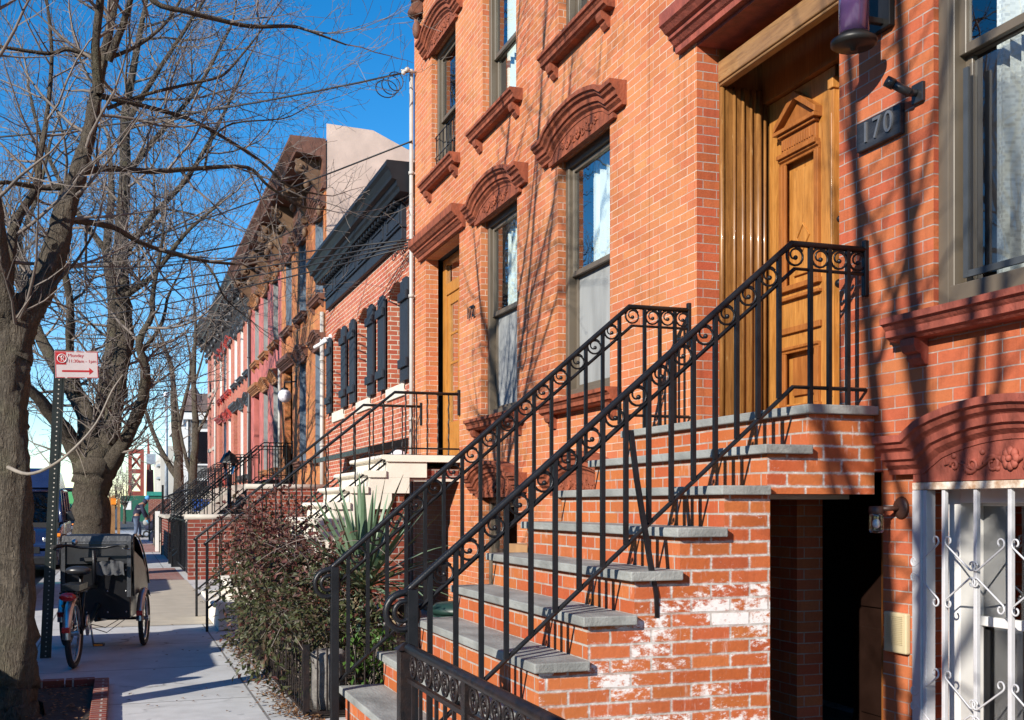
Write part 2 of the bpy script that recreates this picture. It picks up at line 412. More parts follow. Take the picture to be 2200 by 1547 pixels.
M['globe'] = plain('opal lamp globe', (.82,.80,.88), .2, var=.02)
M['concrete'] = plain('wall concrete', (.42,.39,.34), .85, var=.15, scale=5, bump=.3)
M['black_door'] = plain('black stained door', (.014,.006,.004), .4, var=.3)
M['red_enamel'] = plain('red reflector', (.5,.012,.015), .25, var=.1, coat=.6)
M['amber'] = plain('amber lens', (.8,.24,.02), .2, var=.1, coat=.5)
M['chrome'] = plain('bright metal', (.46,.46,.47), .3, .85, var=.1)
M['rubber'] = plain('tyre rubber', (.018,.018,.018), .75, var=.3)
M['bark'] = bark('street tree bark', (.095,.075,.054), (.27,.222,.17))
M['twig'] = plain('twig bark', (.155,.128,.110), .8, var=.35, scale=3)
M['twig_light'] = plain('pale twig bark', (.22,.19,.155), .7, var=.25, scale=5)
M['wire'] = plain('utility cable', (.012,.012,.014), .6)
M['soil'] = plain('tree pit soil', (.035,.025,.018), .95, var=.5, scale=20, bump=.8, bscale=45)

def pavement():
    t = NT('concrete pavement'); p = t.pos()
    b = t.n('ShaderNodeTexBrick'); t.l(t.mapping(p, (1,1,1), (.72,.35,0)), b.inputs['Vector']); b.offset = 0
    for k, c in (('Color1', (.47,.475,.475)), ('Color2', (.53,.53,.525)), ('Mortar', (.16,.155,.15))): b.inputs[k].default_value = (*c, 1)
    b.inputs['Scale'].default_value = 1; b.inputs['Brick Width'].default_value = 1.6; b.inputs['Row Height'].default_value = 1.65; b.inputs['Mortar Size'].default_value = .0085
    f = t.noise(p, 3, 7, .65); sp = t.noise(p, 140, 3, .8)
    c = t.mix(t.math('MULTIPLY', t.ramp(f, [(.35, 1.), (.6, 0.)]), .35), b.outputs[0], (.24,.235,.225))
    c = t.mix(t.math('MULTIPLY', t.ramp(sp, [(.58, 0.), (.66, 1.)]), .3), c, (.17,.165,.16))
    st = t.noise(t.mapping(p, (1,1,1)), 9, 3, .5)
    c = t.mix(t.math('MULTIPLY', t.ramp(st, [(.68, 0.), (.72, 1.)]), .35), c, (.14,.135,.13))
    vo = t.n('ShaderNodeTexVoronoi', feature='DISTANCE_TO_EDGE'); dn = t.n('ShaderNodeTexNoise'); t.l(p, dn.inputs['Vector']); dn.inputs['Scale'].default_value = 2.2; dn.inputs['Detail'].default_value = 6
    dv = t.n('ShaderNodeVectorMath', operation='MULTIPLY_ADD'); t.l(dn.outputs['Color'], dv.inputs[0]); dv.inputs[1].default_value = (.9,.9,0); t.l(p, dv.inputs[2]); t.l(dv.outputs[0], vo.inputs['Vector']); vo.inputs['Scale'].default_value = .42
    ck = t.math('MULTIPLY', t.ramp(vo.outputs['Distance'], [(0., 1.), (.006, 0.)]), t.ramp(t.noise(p, .8, 2), [(.48, 0.), (.56, 1.)]))
    c = t.mix(t.math('MULTIPLY', ck, .8), c, (.09,.085,.08))
    gum = t.n('ShaderNodeTexVoronoi', feature='F1'); t.l(p, gum.inputs['Vector']); gum.inputs['Scale'].default_value = 3.1
    c = t.mix(t.math('MULTIPLY', t.ramp(gum.outputs['Distance'], [(.045, 1.), (.06, 0.)]), .45), c, (.15,.145,.14))
    h = t.math('ADD', t.math('MULTIPLY', t.math('SUBTRACT', 1.0, b.outputs['Fac']), 1.0), t.math('MULTIPLY', sp, .15))
    return t.fin(t.bsdf(c, .85, 0, t.bump(h, .4, .006), .35))
M['pavement'] = pavement()
M['pavement_tan'] = plain('tan concrete flags', (.40,.355,.28), .85, var=.12, scale=4, bump=.3, bscale=80)
M['paver'] = brick('brick pavers', (.26,.11,.085), (.34,.17,.13), (.30,.27,.25), bw=.2, bh=.1, ms=.005, grime=.4)
M['asphalt'] = plain('asphalt', (.052,.052,.055), .9, var=.3, scale=3, bump=.5, bscale=150)
M['kerbstone'] = plain('kerb granite', (.30,.29,.28), .8, var=.2, scale=10, bump=.3)
# ================================================================= houses
def wall_grid(mb, y0, y1, z0, z1, ops, x=XF, depth=.16, m=0, rm=None):
    """front wall with openings (oy0,oy1,oz0,oz1[,arch rise]) and their brick reveals"""
    rm = m if rm is None else rm
    ys = sorted({y0, y1, *[o[0] for o in ops], *[o[1] for o in ops]})
    zs = sorted({z0, z1, *[o[2] for o in ops], *[o[3] for o in ops]})
    for a, b in zip(ys, ys[1:]):
        for c, d in zip(zs, zs[1:]):
            cy, cz = (a+b)/2, (c+d)/2
            if any(o[0] < cy < o[1] and o[2] < cz < o[3] for o in ops): continue
            mb.quad((x,b,c), (x,a,c), (x,a,d), (x,b,d), m)
    for o in ops:
        a, b, c, d = o[:4]; rise = o[4] if len(o) > 4 else 0
        mb.quad((x,b,c), (x,b,d-rise), (x+depth,b,d-rise), (x+depth,b,c), rm)
        mb.quad((x,a,c), (x+depth,a,c), (x+depth,a,d-rise), (x,a,d-rise), rm)
        mb.quad((x,a,c), (x,b,c), (x+depth,b,c), (x+depth,a,c), rm)
        if not rise:
            mb.quad((x,a,d), (x+depth,a,d), (x+depth,b,d), (x,b,d), rm)
        else:
            n = 10; pts = []
            for i in range(n+1):
                y = a+(b-a)*i/n; q = 2*i/n-1; pts.append((y, d-rise*q*q))
            for p, q in zip(pts, pts[1:]):
                mb.quad((x,p[0],p[1]), (x,q[0],q[1]), (x,q[0],d), (x,p[0],d), m)
                mb.quad((x,p[0],p[1]), (x+depth,p[0],p[1]), (x+depth,q[0],q[1]), (x,q[0],q[1]), rm)

def house_shell(root, y0, y1, z1, ops, mat, back=9.0, depth=.16, roof=True, side_mats=None):
    w = MB(); wall_grid(w, y0, y1, 0, z1, ops, depth=depth)
    e = .003
    w.quad((XF,y0+e,0), (XF+back,y0+e,0), (XF+back,y0+e,z1), (XF,y0+e,z1))
    w.quad((XF,y1-e,0), (XF+back,y1-e,0), (XF+back,y1-e,z1), (XF,y1-e,z1))
    w.quad((XF+back,y0,0), (XF+back,y1,0), (XF+back,y1,z1), (XF+back,y0,z1))
    w.quad((XF,y0,z1), (XF+back,y0,z1-.3), (XF+back,y1,z1-.3), (XF,y1,z1))
    o = w.build('wall', mat, root, fix=False)
    i = MB(); xa, xb, ya, yb = XF+depth+.16, XF+1.5, y0+.03, y1-.03
    i.quad((xb,ya,0),(xb,yb,0),(xb,yb,z1-.4),(xb,ya,z1-.4)); i.quad((xa,ya,0),(xb,ya,0),(xb,ya,z1-.4),(xa,ya,z1-.4)); i.quad((xa,yb,0),(xb,yb,0),(xb,yb,z1-.4),(xa,yb,z1-.4))
    for zf in (1.7, 4.75): i.quad((xa,ya,zf),(xb,ya,zf),(xb,yb,zf),(xa,yb,zf))
    i.build('interior', M['room'], root, fix=False)
    return o

HOODP = [(0,0),(.145,0),(.145,.034),(.128,.04),(.118,.062),(.098,.074),(.092,.08),(.092,.115),(.074,.122),(.068,.142),(.048,.158),(.042,.163),(.042,.186),(0,.186)]
def hood_path(yc, half, z0, rise, ear=.2):
    P = [(yc-half, z0), (yc-half+ear, z0)]
    a = half-ear-.10; lift = rise*.42
    for i in range(11):
        q = -1+2*i/10; P.append((yc+a*q, z0+lift+(rise-lift)*(1-q*q)))
    P += [(yc+half-ear, z0), (yc+half, z0)]
    return P
def make_hood(parent, yc, half, z0, rise, zb, mat, carve=2, prof=HOODP, name='window_hood', arched=True, label=None):
    b = MB()
    P = hood_path(yc, half, z0, rise) if arched else [(yc-half, z0), (yc+half, z0)]
    b.mould(P, prof)
    o = b.build(name, mat, parent)
    if label: o['label'] = label
    if arched:
        t = MB(); w = half-.17; pts = [(yc-w, zb), (yc+w, zb)]
        top = [(y, z-.175) for (y, z) in P if abs(y-yc) <= w]
        pts += [(yc+w, z0-.175)] + top[::-1] + [(yc-w, z0-.175)]
        t.prism(pts, 'x', XF-.036, XF+.02)
        p = t.build('hood_panel', mat, o)
        if carve:
            c = MB(); zc = (zb+z0+rise-.17)/2 - .005
            x = XF-.045
            if carve > 1:
                for s in (-1, 1):
                    for (dy, r, tw) in ((.11, .045, 1), (.235, .04, -1), (.345, .024, 1)):
                        pts = []
                        for i in range(15):
                            a = i/14*PI*2.6; rr = r*(1-.78*i/14)
                            pts.append((x+.006, yc+s*(dy+rr*math.cos(a)*1.1), zc-.02+tw*rr*math.sin(a)))
                        c.tube(pts, [.011-.006*i/14 for i in range(15)], 6)
                    c.tube([(x+.006, yc+s*(.03+.38*i/12), zc-.018+.032*math.sin(i/12*PI*3)*(1-i/18)) for i in range(13)], [.012-.0007*i for i in range(13)], 6)
                    for k in range(4):
                        c.ball((x+.008, yc+s*(.08+.09*k), zc+.04*(1 if k % 2 else -1)-.005*k), .017, 6, sc=(.6,1,.8))
                for i in range(8):
                    a = i*PI/4; c.ball((x, yc+.032*math.cos(a), zc+.032*math.sin(a)), .021, 6, sc=(.55,1,1))
                c.ball((x-.008, yc, zc), .015, 8)
            else:
                for i in range(9):
                    c.ball((x, yc+(i-4)*.085, zc+.02*math.sin(i*2.1)), .04-.004*abs(i-4), 6, sc=(.5,1,1))
            c.build('carving', mat, p)
    return o
def make_sill(parent, yc, half, zt, mat, corbel=True):
    b = MB()
    b.mould([(yc-half, zt), (yc+half, zt)], [(0,0),(.135,0),(.135,.03),(.12,.036),(.108,.052),(.10,.06),(.10,.092),(.085,.1),(.07,.112),(0,.115)])
    if corbel:
        for s in (-1, 1):
            y = yc+s*(half-.14)
            b.prism([(XF-.085, zt-.113), (XF-.085, zt-.145), (XF-.07, zt-.175), (XF-.045, zt-.185), (XF-.045, zt-.205), (XF-.02, zt-.235), (XF+.01, zt-.235), (XF+.01, zt-.113)], 'y', y-.05, y+.05)
    return b.build('window_sill', mat, parent)
def make_window(parent, y0, y1, z0, z1, dep, frame, pane, back=None, half=None, low=None, cas=.075, rise=0, mid=.5, backlow=.12, muntin=0):
    """double-hung sash window; the frame carries pane, curtain and blind"""
    x = XF+dep; f = MB(); s = .045
    def ring(xa, xb, a, b, c, d, w, wb=None):
        wb = wb or w
        f.box(xa, xb, a, a+w, c, d); f.box(xa, xb, b-w, b, c, d); f.box(xa+.002, xb-.002, a+w, b-w, d-w, d); f.box(xa+.002, xb-.002, a+w, b-w, c, c+wb)
    ring(x-.03, x+.06, y0+.003, y1-.003, z0+.003, z1-.003, cas, .09)
    a, b, c, d = y0+cas, y1-cas, z0+.09, z1-cas; zm = c+(d-c)*mid
    ring(x, x+.035, a, b, zm-.02, d, s)
    ring(x+.038, x+.07, a, b, c, zm+.02, s)
    if muntin:
        for k in range(1, muntin): f.box(x+.008, x+.03, a+(b-a)*k/muntin-.009, a+(b-a)*k/muntin+.009, c, d)
    o = f.build('window', frame, parent, bevel=.003, seg=1)
    g = MB(); g.quad((x+.02,a+s,zm), (x+.02,b-s,zm), (x+.02,b-s,d-s), (x+.02,a+s,d-s)); g.build('pane', pane, o, fix=False)
    g = MB(); g.quad((x+.055,a+s,c+s), (x+.055,b-s,c+s), (x+.055,b-s,zm), (x+.055,a+s,zm))
    g.build('pane', pane if low is None else low, o, fix=False)
    if back is not None:
        cu = MB(); n = 26; xb = x+backlow
        lo, hi = (0, .5) if half == 'near' else ((.0, 1) if half is None else half)
        pts = []
        for i in range(n+1):
            q = lo+(hi-lo)*i/n; pts.append((xb+.03+.018*math.sin(i*1.9)+.008*math.sin(i*4.7), a+.02+(b-a-.04)*q))
        for p, q in zip(pts, pts[1:]): cu.quad((p[0],p[1],c+.02), (q[0],q[1],c+.02), (q[0],q[1],d-.02), (p[0],p[1],d-.02), 0, True)
        cu.build('curtain', back, o, fix=False)
    return o

# ---- numbers shared by the row: floor lines of this builder's houses
UP = (5.32, 6.90); PAR = (2.24, 4.35); BAS = (.25, 1.43)
def row_window(root, yc, half, zr, mats, hood=True, sill=True, upper=False, carve=1, back=None, low=None, hoodhalf=None, depth=.115, mid=.5):
    frame, pane, trim = mats
    o = make_window(root, yc-half, yc+half, zr[0], zr[1], depth, frame, pane, back, None, low, mid=mid)
    hh = hoodhalf or half+.25
    if frame in (M['frame_white'], M['screen'], M['frame_bluegrey']):
        cb = MB(); cb.box(XF+.012, XF+depth-.032, yc+half-.05, yc+half-.003, zr[0]+.004, zr[1]-.004); cb.build('casing', frame, o)
        cb = MB(); cb.box(XF+.012, XF+depth-.032, yc-half+.003, yc-half+.05, zr[0]+.004, zr[1]-.004); cb.build('casing', frame, o)
    if hood: make_hood(o, yc, hh, zr[1]+.21, .14, zr[1]-.02, trim, carve)
    if sill: make_sill(o, yc, hh-.09, zr[0]-.002, trim)
    return o

# ================================================================= number 170 (nearest house)
h170 = thing('brick_rowhouse', 'nearest orange-red brick rowhouse with the carved oak double door and the number 170 board', 'house', (XF, 5.1, 0))
ops = [(3.29,4.33,PAR[0],4.42), (5.065,6.63,1.80,4.42), (3.29,4.40,.08,1.43), (4.70,5.46,.02,1.50)]
w170 = MB()
wall_grid(w170, 1.2, 6.63, 0, 8.6, ops, depth=.17); wall_grid(w170, 6.63, 7.336, 0, 8.6, [], m=2)
w170.quad((XF,1.2,0),(XF+9,1.2,0),(XF+9,1.2,8.6),(XF,1.2,8.6)); w170.quad((XF+9,1.2,0),(XF+9,7.33,0),(XF+9,7.33,8.6),(XF+9,1.2,8.6))
w170.quad((XF,1.2,8.6),(XF+9,1.2,8.4),(XF+9,7.33,8.4),(XF,7.33,8.6)); w170.quad((XF+.9,1.2,0),(XF+.9,7.33,0),(XF+.9,7.33,8.5),(XF+.9,1.2,8.5), 1)
w170.build('wall', [M['brick_red'], M['dark'], M['brick']], h170, fix=False)
# parlour window: wide taupe surround, lace behind the upper and lower sash
win = make_window(h170, 3.29, 4.33, PAR[0], 4.42, .06, M['frame_taupe'], M['glass_clear'], None, cas=.10, mid=.56)
g = MB(); g.box(XF+.045, XF+.06, 4.155, 4.185, PAR[0]+.14, 3.35); g.box(XF+.045, XF+.06, 3.43, 4.154, PAR[0]+.14, PAR[0]+.17); g.build('screen_frame', M['frame_dark'], win)
g = MB(); g.quad((XF+.052,3.43,PAR[0]+.17),(XF+.052,4.155,PAR[0]+.17),(XF+.052,4.155,3.36),(XF+.052,3.43,3.36)); g.build('insect_screen', M['mesh'], win, fix=False)
fb = MB(); fb.box(XF+.025, XF+.058, 4.33-.07, 4.328, PAR[0]+.004, 4.41); fb.box(XF+.028, XF+.06, 3.3, 4.255, PAR[0]+.003, PAR[0]+.115); fb.build('casing', M['frame_taupe'], win, bevel=.004)
def lace():
    t = NT('lace curtain'); p = t.pos()
    q = t.n('ShaderNodeSeparateXYZ'); t.l(p, q.inputs[0])
    b = t.n('ShaderNodeTexBrick'); c = t.n('ShaderNodeCombineXYZ'); t.l(q.outputs[1], c.inputs[0]); t.l(q.outputs[2], c.inputs[1]); t.l(c.outputs[0], b.inputs['Vector'])
    b.inputs['Scale'].default_value = 1; b.inputs['Brick Width'].default_value = .017; b.inputs['Row Height'].default_value = .021; b.inputs['Mortar Size'].default_value = .0045; b.inputs['Mortar Smooth'].default_value = .3
    band = t.ramp(t.noise(t.mapping(p, (1,3,9)), 2.4, 2), [(.45, 0.), (.52, 1.)])
    hole = t.math('MULTIPLY', t.math('SUBTRACT', 1.0, b.outputs['Fac']), t.math('ADD', t.math('MULTIPLY', band, .14), .10))
    s = t.bsdf((.60,.60,.58), .9); tr = t.n('ShaderNodeBsdfTransparent'); m = t.n('ShaderNodeMixShader')
    t.l(hole, m.inputs[0]); t.l(s.outputs[0], m.inputs[1]); t.l(tr.outputs[0], m.inputs[2]); return t.fin(m)
M['lace'] = lace()
cu = MB(); pts = [(XF+.20+.024*math.sin(i*1.3)+.012*math.sin(i*3.1), 3.36+.79*i/50) for i in range(51)]
for p, q in zip(pts, pts[1:]): cu.quad((p[0],p[1],2.3), (q[0],q[1],2.3), (q[0],q[1],4.4), (p[0],p[1],4.4), 0, True)
cu.build('curtain', M['lace'], win, fix=False)
rl = MB(); rl.box(XF+.17, XF+.176, 3.4, 4.2, 3.85, 4.4); rl.build('roller_blind', M['cream_plastic'], win)
make_sill(win, 3.80, .755, PAR[0]-.002, M['brownstone_red'])
make_hood(win, 3.80, .78, 4.62, .14, 4.40, M['brownstone_red'], 2)
# door hood, soffit, beam and panelled jambs
DH = [(0,0),(.17,0),(.17,.085),(.15,.10),(.125,.13),(.10,.14),(.10,.165),(.085,.172),(.06,.20),(.045,.21),(.045,.25),(0,.25)]
make_hood(h170, 5.85, 1.0, 4.67, 0, 4.42, M['brownstone_red'], 0, DH, 'door_hood', arched=False)
dr = MB(); dr.box(XF+.002, XF+.169, 5.067, 6.628, 4.395, 4.419); dr.box(XF+.172, XF+.52, 5.05, 6.66, 4.40, 4.46); dr.build('door_soffit', M['brownstone_red'], h170)
bm = MB(); bm.box(XF+.155, XF+.235, 5.07, 6.625, 4.165, 4.305); bm.box(XF+.165, XF+.225, 5.07, 6.625, 4.145, 4.163); bm.build('door_beam', M['oak_y'], h170, bevel=.008)
for side, y in (('far', 6.63), ('near', 5.065)):
    j = MB(); sg = -1 if y > 6 else 1
    a, b = sorted((y, y-sg*.02))
    j.box(XF+.171, XF+.56, a, b, 1.84, 4.398)
    for k, (dx, r, o) in enumerate(((.180,.018,.004),(.262,.011,.026),(.325,.012,.030),(.390,.011,.026),(.452,.020,.022),(.505,.014,.010))):
        yy = y+sg*o
        j.tube([(XF+dx+.01, yy, 1.845), (XF+dx+.01, yy, 4.14)], r, 8)
    for k, (xa, xb, o) in enumerate(((.20,.262,.020),(.272,.325,.026),(.337,.390,.024),(.40,.445,.018),(.47,.505,.008))):
        c_, d_ = sorted((y+sg*.0005, y+sg*o)); j.box(XF+xa+.012, XF+xb+.006, c_, d_, 1.846, 4.13)
    j.build('door_jamb', M['oak_old'], h170)
tp = MB(); tp.box(XF+.5, XF+.58, 5.066, 6.628, 4.06, 4.395); tp.build('transom_panel', M['oak_red'], h170)
XD = XF+.545
def oak_leaf(y0, y1):
    yc = (y0+y1)/2; hw = (y1-y0)/2
    sl = MB(); a, b = yc-.20, yc+.20
    sl.box(XD, XD+.06, y0, a, 1.86, 4.055); sl.box(XD, XD+.06, b, y1, 1.86, 4.055)
    for za, zb in ((1.86,1.995),(2.355,2.785),(3.615,4.055)): sl.box(XD+.0005, XD+.06, a, b, za, zb)
    sl.box(XD+.038, XD+.06, a, b, 1.995, 2.355); sl.box(XD+.038, XD+.06, a, b, 2.785, 3.615)
    d = sl.build('door', M['oak'], h170)
    def frame(za, zb, w, th, out, mt, inset=0):
        f = MB(); a, b = yc-w, yc+w
        f.mould([(a, zb), (b, zb)], [(0,0),(out,0),(out,th*.45),(out*.5,th*.6),(out*.4,th),(0,th)], XD)
        f.box(XD-out*.8, XD+.001, a, a+th, za, zb-th); f.box(XD-out*.45, XD+.001, a+th, a+th*1.5, za, zb-th)
        f.box(XD-out*.8, XD+.001, b-th, b, za, zb-th); f.box(XD-out*.45, XD+.001, b-th*1.5, b-th, za, zb-th)
        f.box(XD-out, XD+.001, a-.012, b+.012, za-.035, za-.001)
        return f
    f = frame(2.775, 3.63, .222, .042, .032, None); f.build('upper_panel', M['oak_red'], d, bevel=.003)
    i = MB(); i.prism([(yc-.12, 2.84), (yc+.12, 2.84), (yc+.12, 3.53), (yc-.12, 3.53)], 'x', XD+.020, XD+.039)
    for (zc, dz, dy) in ((3.08, .085, .07),):
        P = [(yc, zc-dz), (yc+dy, zc), (yc, zc+dz), (yc-dy, zc)]
        i.tube([(XD+.016, p[0], p[1]) for p in P], .009, 4, closed=True, caps=False)
    i.build('diamond_panel', M['oak'], d, bevel=.005)
    f = frame(1.985, 2.37, .222, .04, .03, None); f.box(XD-.022, XD+.001, yc-.235, yc+.235, 2.46, 2.50); f.box(XD-.03, XD+.001, yc-.235, yc+.235, 2.68, 2.70); f.box(XD+.018, XD+.039, yc-.12, yc+.12, 2.05, 2.30)
    f.build('lower_panel', M['oak_red'], d, bevel=.003)
    p = MB()
    p.prism([(yc-.235, 3.81), (yc-.235, 3.85), (yc, 4.02), (yc+.235, 3.85), (yc+.235, 3.81), (yc, 3.97)], 'x', XD-.06, XD+.001)
    p.prism([(yc-.19, 3.82), (yc, 3.955), (yc+.19, 3.82)], 'x', XD-.02, XD+.001)
    p.box(XD-.066, XD+.001, yc-.235, yc+.235, 3.785, 3.81); p.box(XD-.045, XD+.001, yc-.21, yc+.21, 3.765, 3.784)
    p.box(XD-.022, XD+.001, yc-.195, yc+.195, 3.655, 3.764)
    for k in range(13): p.box(XD-.03, XD+.001, yc-.17+k*.028, yc-.156+k*.028, 3.68, 3.745)
    p.box(XD-.05, XD+.001, yc-.215, yc+.215, 3.625, 3.654)
    p.build('door_pediment', M['oak_red'], d, bevel=.003)
    return d
dl = oak_leaf(5.865, 6.605); d2 = oak_leaf(5.09, 5.83)
a = MB(); a.box(XD-.035, XD+.02, 5.832, 5.863, 1.87, 3.96); a.tube([(XD-.036, 5.848, 2.0), (XD-.036, 5.848, 3.75)], .012, 8); a.box(XD-.05, XD, 5.82, 5.875, 3.9, 3.97)
a.build('door_astragal', M['oak'], dl, bevel=.004)
k = MB(); k.box(XD-.012, XD, 5.735, 5.785, 3.02, 3.13); k.ball((XD-.035, 5.765, 3.075), .022, 10); k.disc((XD-.005, 5.775, 3.3), .011, 10, 'x', .02); k.build('door_lock', M['bronze'], d2, bevel=.003)
k = MB(); k.box(XD-.012, XD, 5.735, 5.785, 2.62, 2.74); k.ball((XD-.045, 5.76, 2.68), .028, 10); k.box(XD-.012, XD, 5.74, 5.78, 2.36, 2.44); k.build('door_knob', M['bronze'], d2, bevel=.003)
thr = MB(); thr.box(XF+.02, XD+.05, 5.066, 6.628, 1.834, 1.86); thr.box(XF+.2, XD-.01, 5.07, 6.6, 1.861, 1.875); thr.build('door_sill', M['oak_y'], h170, bevel=.004)
# basement window with white sash, and its arched hood
bw = make_window(h170, 3.31, 4.385, .10, 1.42, .20, M['frame_white'], M['glass_soft'], None, cas=.05, mid=.5)
b = MB(); b.box(XF+.32, XF+.325, 3.4, 4.02, .2, 1.2); b.build('roller_blind', M['blind'], bw)
g = MB(); g.quad((XF+.235,3.41,.24),(XF+.235,4.27,.24),(XF+.235,4.27,.74),(XF+.235,3.41,.74)); g.build('insect_screen', M['mesh'], bw, fix=False)
b = MB(); b.box(XF+.085, XF+.225, 4.25, 4.33, .1, 1.419); b.box(XF+.08, XF+.2, 3.32, 4.245, 1.34, 1.418); b.build('casing', M['frame_white'], bw, bevel=.004)
make_hood(bw, 3.80, .80, 1.665, .135, 1.44, M['brownstone_red'], 2)
# basement door under the landing
bd = MB(); D_ = .34; bd.box(XF+.14+D_, XF+.19+D_, 4.60, 5.60, .03, 1.6)
for za, zb in ((.12,.62), (.74,1.4)):
    for ya, yb in ((4.81,5.06), (5.14,5.39)): bd.box(XF+.125+D_, XF+.141+D_, ya+.12, yb+.12, za, zb)
bd = bd.build('door', M['black_door'], h170, bevel=.004); bd['label'] = 'dark basement door in the shade under the stoop'
k = MB(); k.box(XF+.108+D_, XF+.142+D_, 5.00, 5.035, .45, .7); k.ball((XF+.08+D_, 5.015, .545), .024, 10); k.build('door_handle', M['brass'], bd)
k = MB(); k.box(XF+.02, XF+.2, 4.703, 4.739, .02, 1.495); k.build('door_frame', M['oak_red'], h170)

# ================================================================= number 172
h172 = thing('brick_rowhouse', 'orange brick rowhouse with the numerals 172, between the oak-door house and the navy-cornice cottage', 'house', (XF, 10.8, 0))
Y0, Y1 = 7.339, 14.2
u172 = [(8.62,.50), (10.76,.53), (12.82,.52)]; p172 = [(8.58,.55), (10.77,.57)]
ops = [(c-h, c+h, *UP) for c, h in u172] + [(c-h, c+h, *PAR) for c, h in p172] + [(12.15,13.62,1.86,4.42)] + [(c-h, c+h, *BAS) for c, h in p172]
house_shell(h172, Y0, Y1, 8.6, ops, M['brick'])
tm = (M['frame_taupe'], M['glass_soft'], M['brownstone'])
w = row_window(h172, 8.58, .55, PAR, tm, carve=2, hoodhalf=.86, depth=.10, low=M['screen'], mid=.52)
w2 = row_window(h172, 10.77, .57, PAR, tm, carve=2, hoodhalf=.88, depth=.10, low=M['screen'], mid=.52)
for w_, c0_, c1_ in ((w, 8.2, 8.88), (w2, 10.5, 11.12)):
    cu = MB(); pts = [(XF+.22+.02*math.sin(i*1.7), c0_+(c1_-c0_)*i/20) for i in range(21)]
    for p, q in zip(pts, pts[1:]): cu.quad((p[0],p[1],3.2), (q[0],q[1],3.2), (q[0],q[1],4.3), (p[0],p[1],4.3), 0, True)
    cu.build('curtain', M['curtain'], w_, fix=False)
for i, (c, h) in enumerate(u172):
    o = row_window(h172, c, h, UP, tm, carve=2, hoodhalf=h+.28, depth=.10, mid=.45 if i else .5)
    if i < 2:
        cu = MB(); pts = [(XF+.25+.02*math.sin(q*1.7), c-h+.1+(2*h-.2)*q/30) for q in range(31)]
        for p, q in zip(pts, pts[1:]): cu.quad((p[0],p[1],5.4), (q[0],q[1],5.4), (q[0],q[1],6.8), (p[0],p[1],6.8), 0, True)
        cu.build('curtain', M['curtain'], o, fix=False)
    else:
        g = MB()
        for k in range(7): g.tube([(XF+.04, c-h+.06+k*.15, 5.34), (XF+.04, c-h+.06+k*.15, 5.86)], .007, 5)
        for z in (5.36, 5.6, 5.85): g.tube([(XF+.04, c-h+.01, z), (XF+.04, c+h-.01, z)], .007, 5)
        g.build('window_guard', M['iron'], o)
for c, h in p172: row_window(h172, c, h, BAS, tm, carve=2, sill=False, hoodhalf=h+.28)
make_hood(h172, 12.88, .98, 4.68, 0, 4.42, M['brownstone'], 0, DH, 'door_hood', arched=False)
d = MB(); x = XF+.22
d.box(x, x+.06, 12.16, 12.29, 1.9, 4.41); d.box(x, x+.06, 13.47, 13.61, 1.9, 4.41); d.box(x+.002, x+.058, 12.29, 13.47, 3.95, 4.09); d.box(x+.002, x+.058, 12.29, 13.47, 4.33, 4.41)
fr = d.build('door_frame', M['door_yellow'], h172, bevel=.006)
g = MB(); g.quad((x+.03,12.29,4.09),(x+.03,13.47,4.09),(x+.03,13.47,4.33),(x+.03,12.29,4.33)); g.build('transom_pane', M['glass'], fr, fix=False)
d = MB()
for ya, yb in ((12.29,12.885), (12.895,13.47)):
    d.box(x+.02, x+.06, ya, ya+.11, 1.9, 3.95); d.box(x+.02, x+.06, yb-.11, yb, 1.9, 3.95)
    d.box(x+.022, x+.058, ya+.11, yb-.11, 3.82, 3.95); d.box(x+.022, x+.058, ya+.11, yb-.11, 1.9, 2.36)
    for k in range(1, 4): d.box(x+.028, x+.05, ya+.11, yb-.11, 2.36+k*.365-.015, 2.36+k*.365+.015)
dd = d.build('door', M['door_yellow'], h172, bevel=.005)
g = MB(); g.quad((x+.04,12.4,2.36),(x+.04,13.36,2.36),(x+.04,13.36,3.82),(x+.04,12.4,3.82)); g.build('pane', M['glass'], dd, fix=False)
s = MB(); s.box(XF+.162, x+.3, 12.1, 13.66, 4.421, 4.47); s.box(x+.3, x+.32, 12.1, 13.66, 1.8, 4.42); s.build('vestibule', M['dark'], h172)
def cornice(root, y0, y1, z0, z1, out, mat, brackets=0, bmat=None, bscale=1.0, frieze=.5):
    H = z1-z0; b = MB()
    b.mould([(y0, z1), (y1, z1)], [(0,-.02),(out,-.02),(out+.02,H*.10),(out-.03,H*.16),(out-.09,H*.24),(out-.11,H*.30),(.10,H*.36),(.06,H*.42),(.04,H*.95),(.07,H*.96),(.07,H),(0,H)])
    o = b.build('cornice', mat, root)
    for k in range(brackets):
        y = y0+.35+(y1-y0-.7)*k/(brackets-1); br = MB(); w = .085*bscale
        P = [(XF, z1-H*.36)]
        for i in range(9):
            q = i/8; P.append((XF-(out-.14)*(1-q)**1.1-.05*math.sin(q*PI*2), z1-H*.36-q*H*(.85)))
        P.append((XF, z1-H*1.25)); br.prism(P, 'y', y-w, y+w)
        br.tube([(XF-out+.24, y-w-.03, z1-H*.52), (XF-out+.24, y+w+.03, z1-H*.52)], .10, 12); br.ball((XF-out+.24, y-w-.03, z1-H*.52), .05, 8); br.ball((XF-out*.45, y, z1-H*.85), .07, 8, sc=(1,.9,1.3))
        br.tube([(XF-.08, y-w-.02, z1-H*1.12), (XF-.08, y+w+.02, z1-H*1.12)], .075, 12); br.ball((XF-.06, y, z1-H*1.38), .07, 8, sc=(.8,1,1.6))
        br.build('bracket', bmat or mat, o)
    return o
cornice(h172, Y0-6.1, Y1, 7.75, 8.7, .7, M['brownstone_dark'], 9)
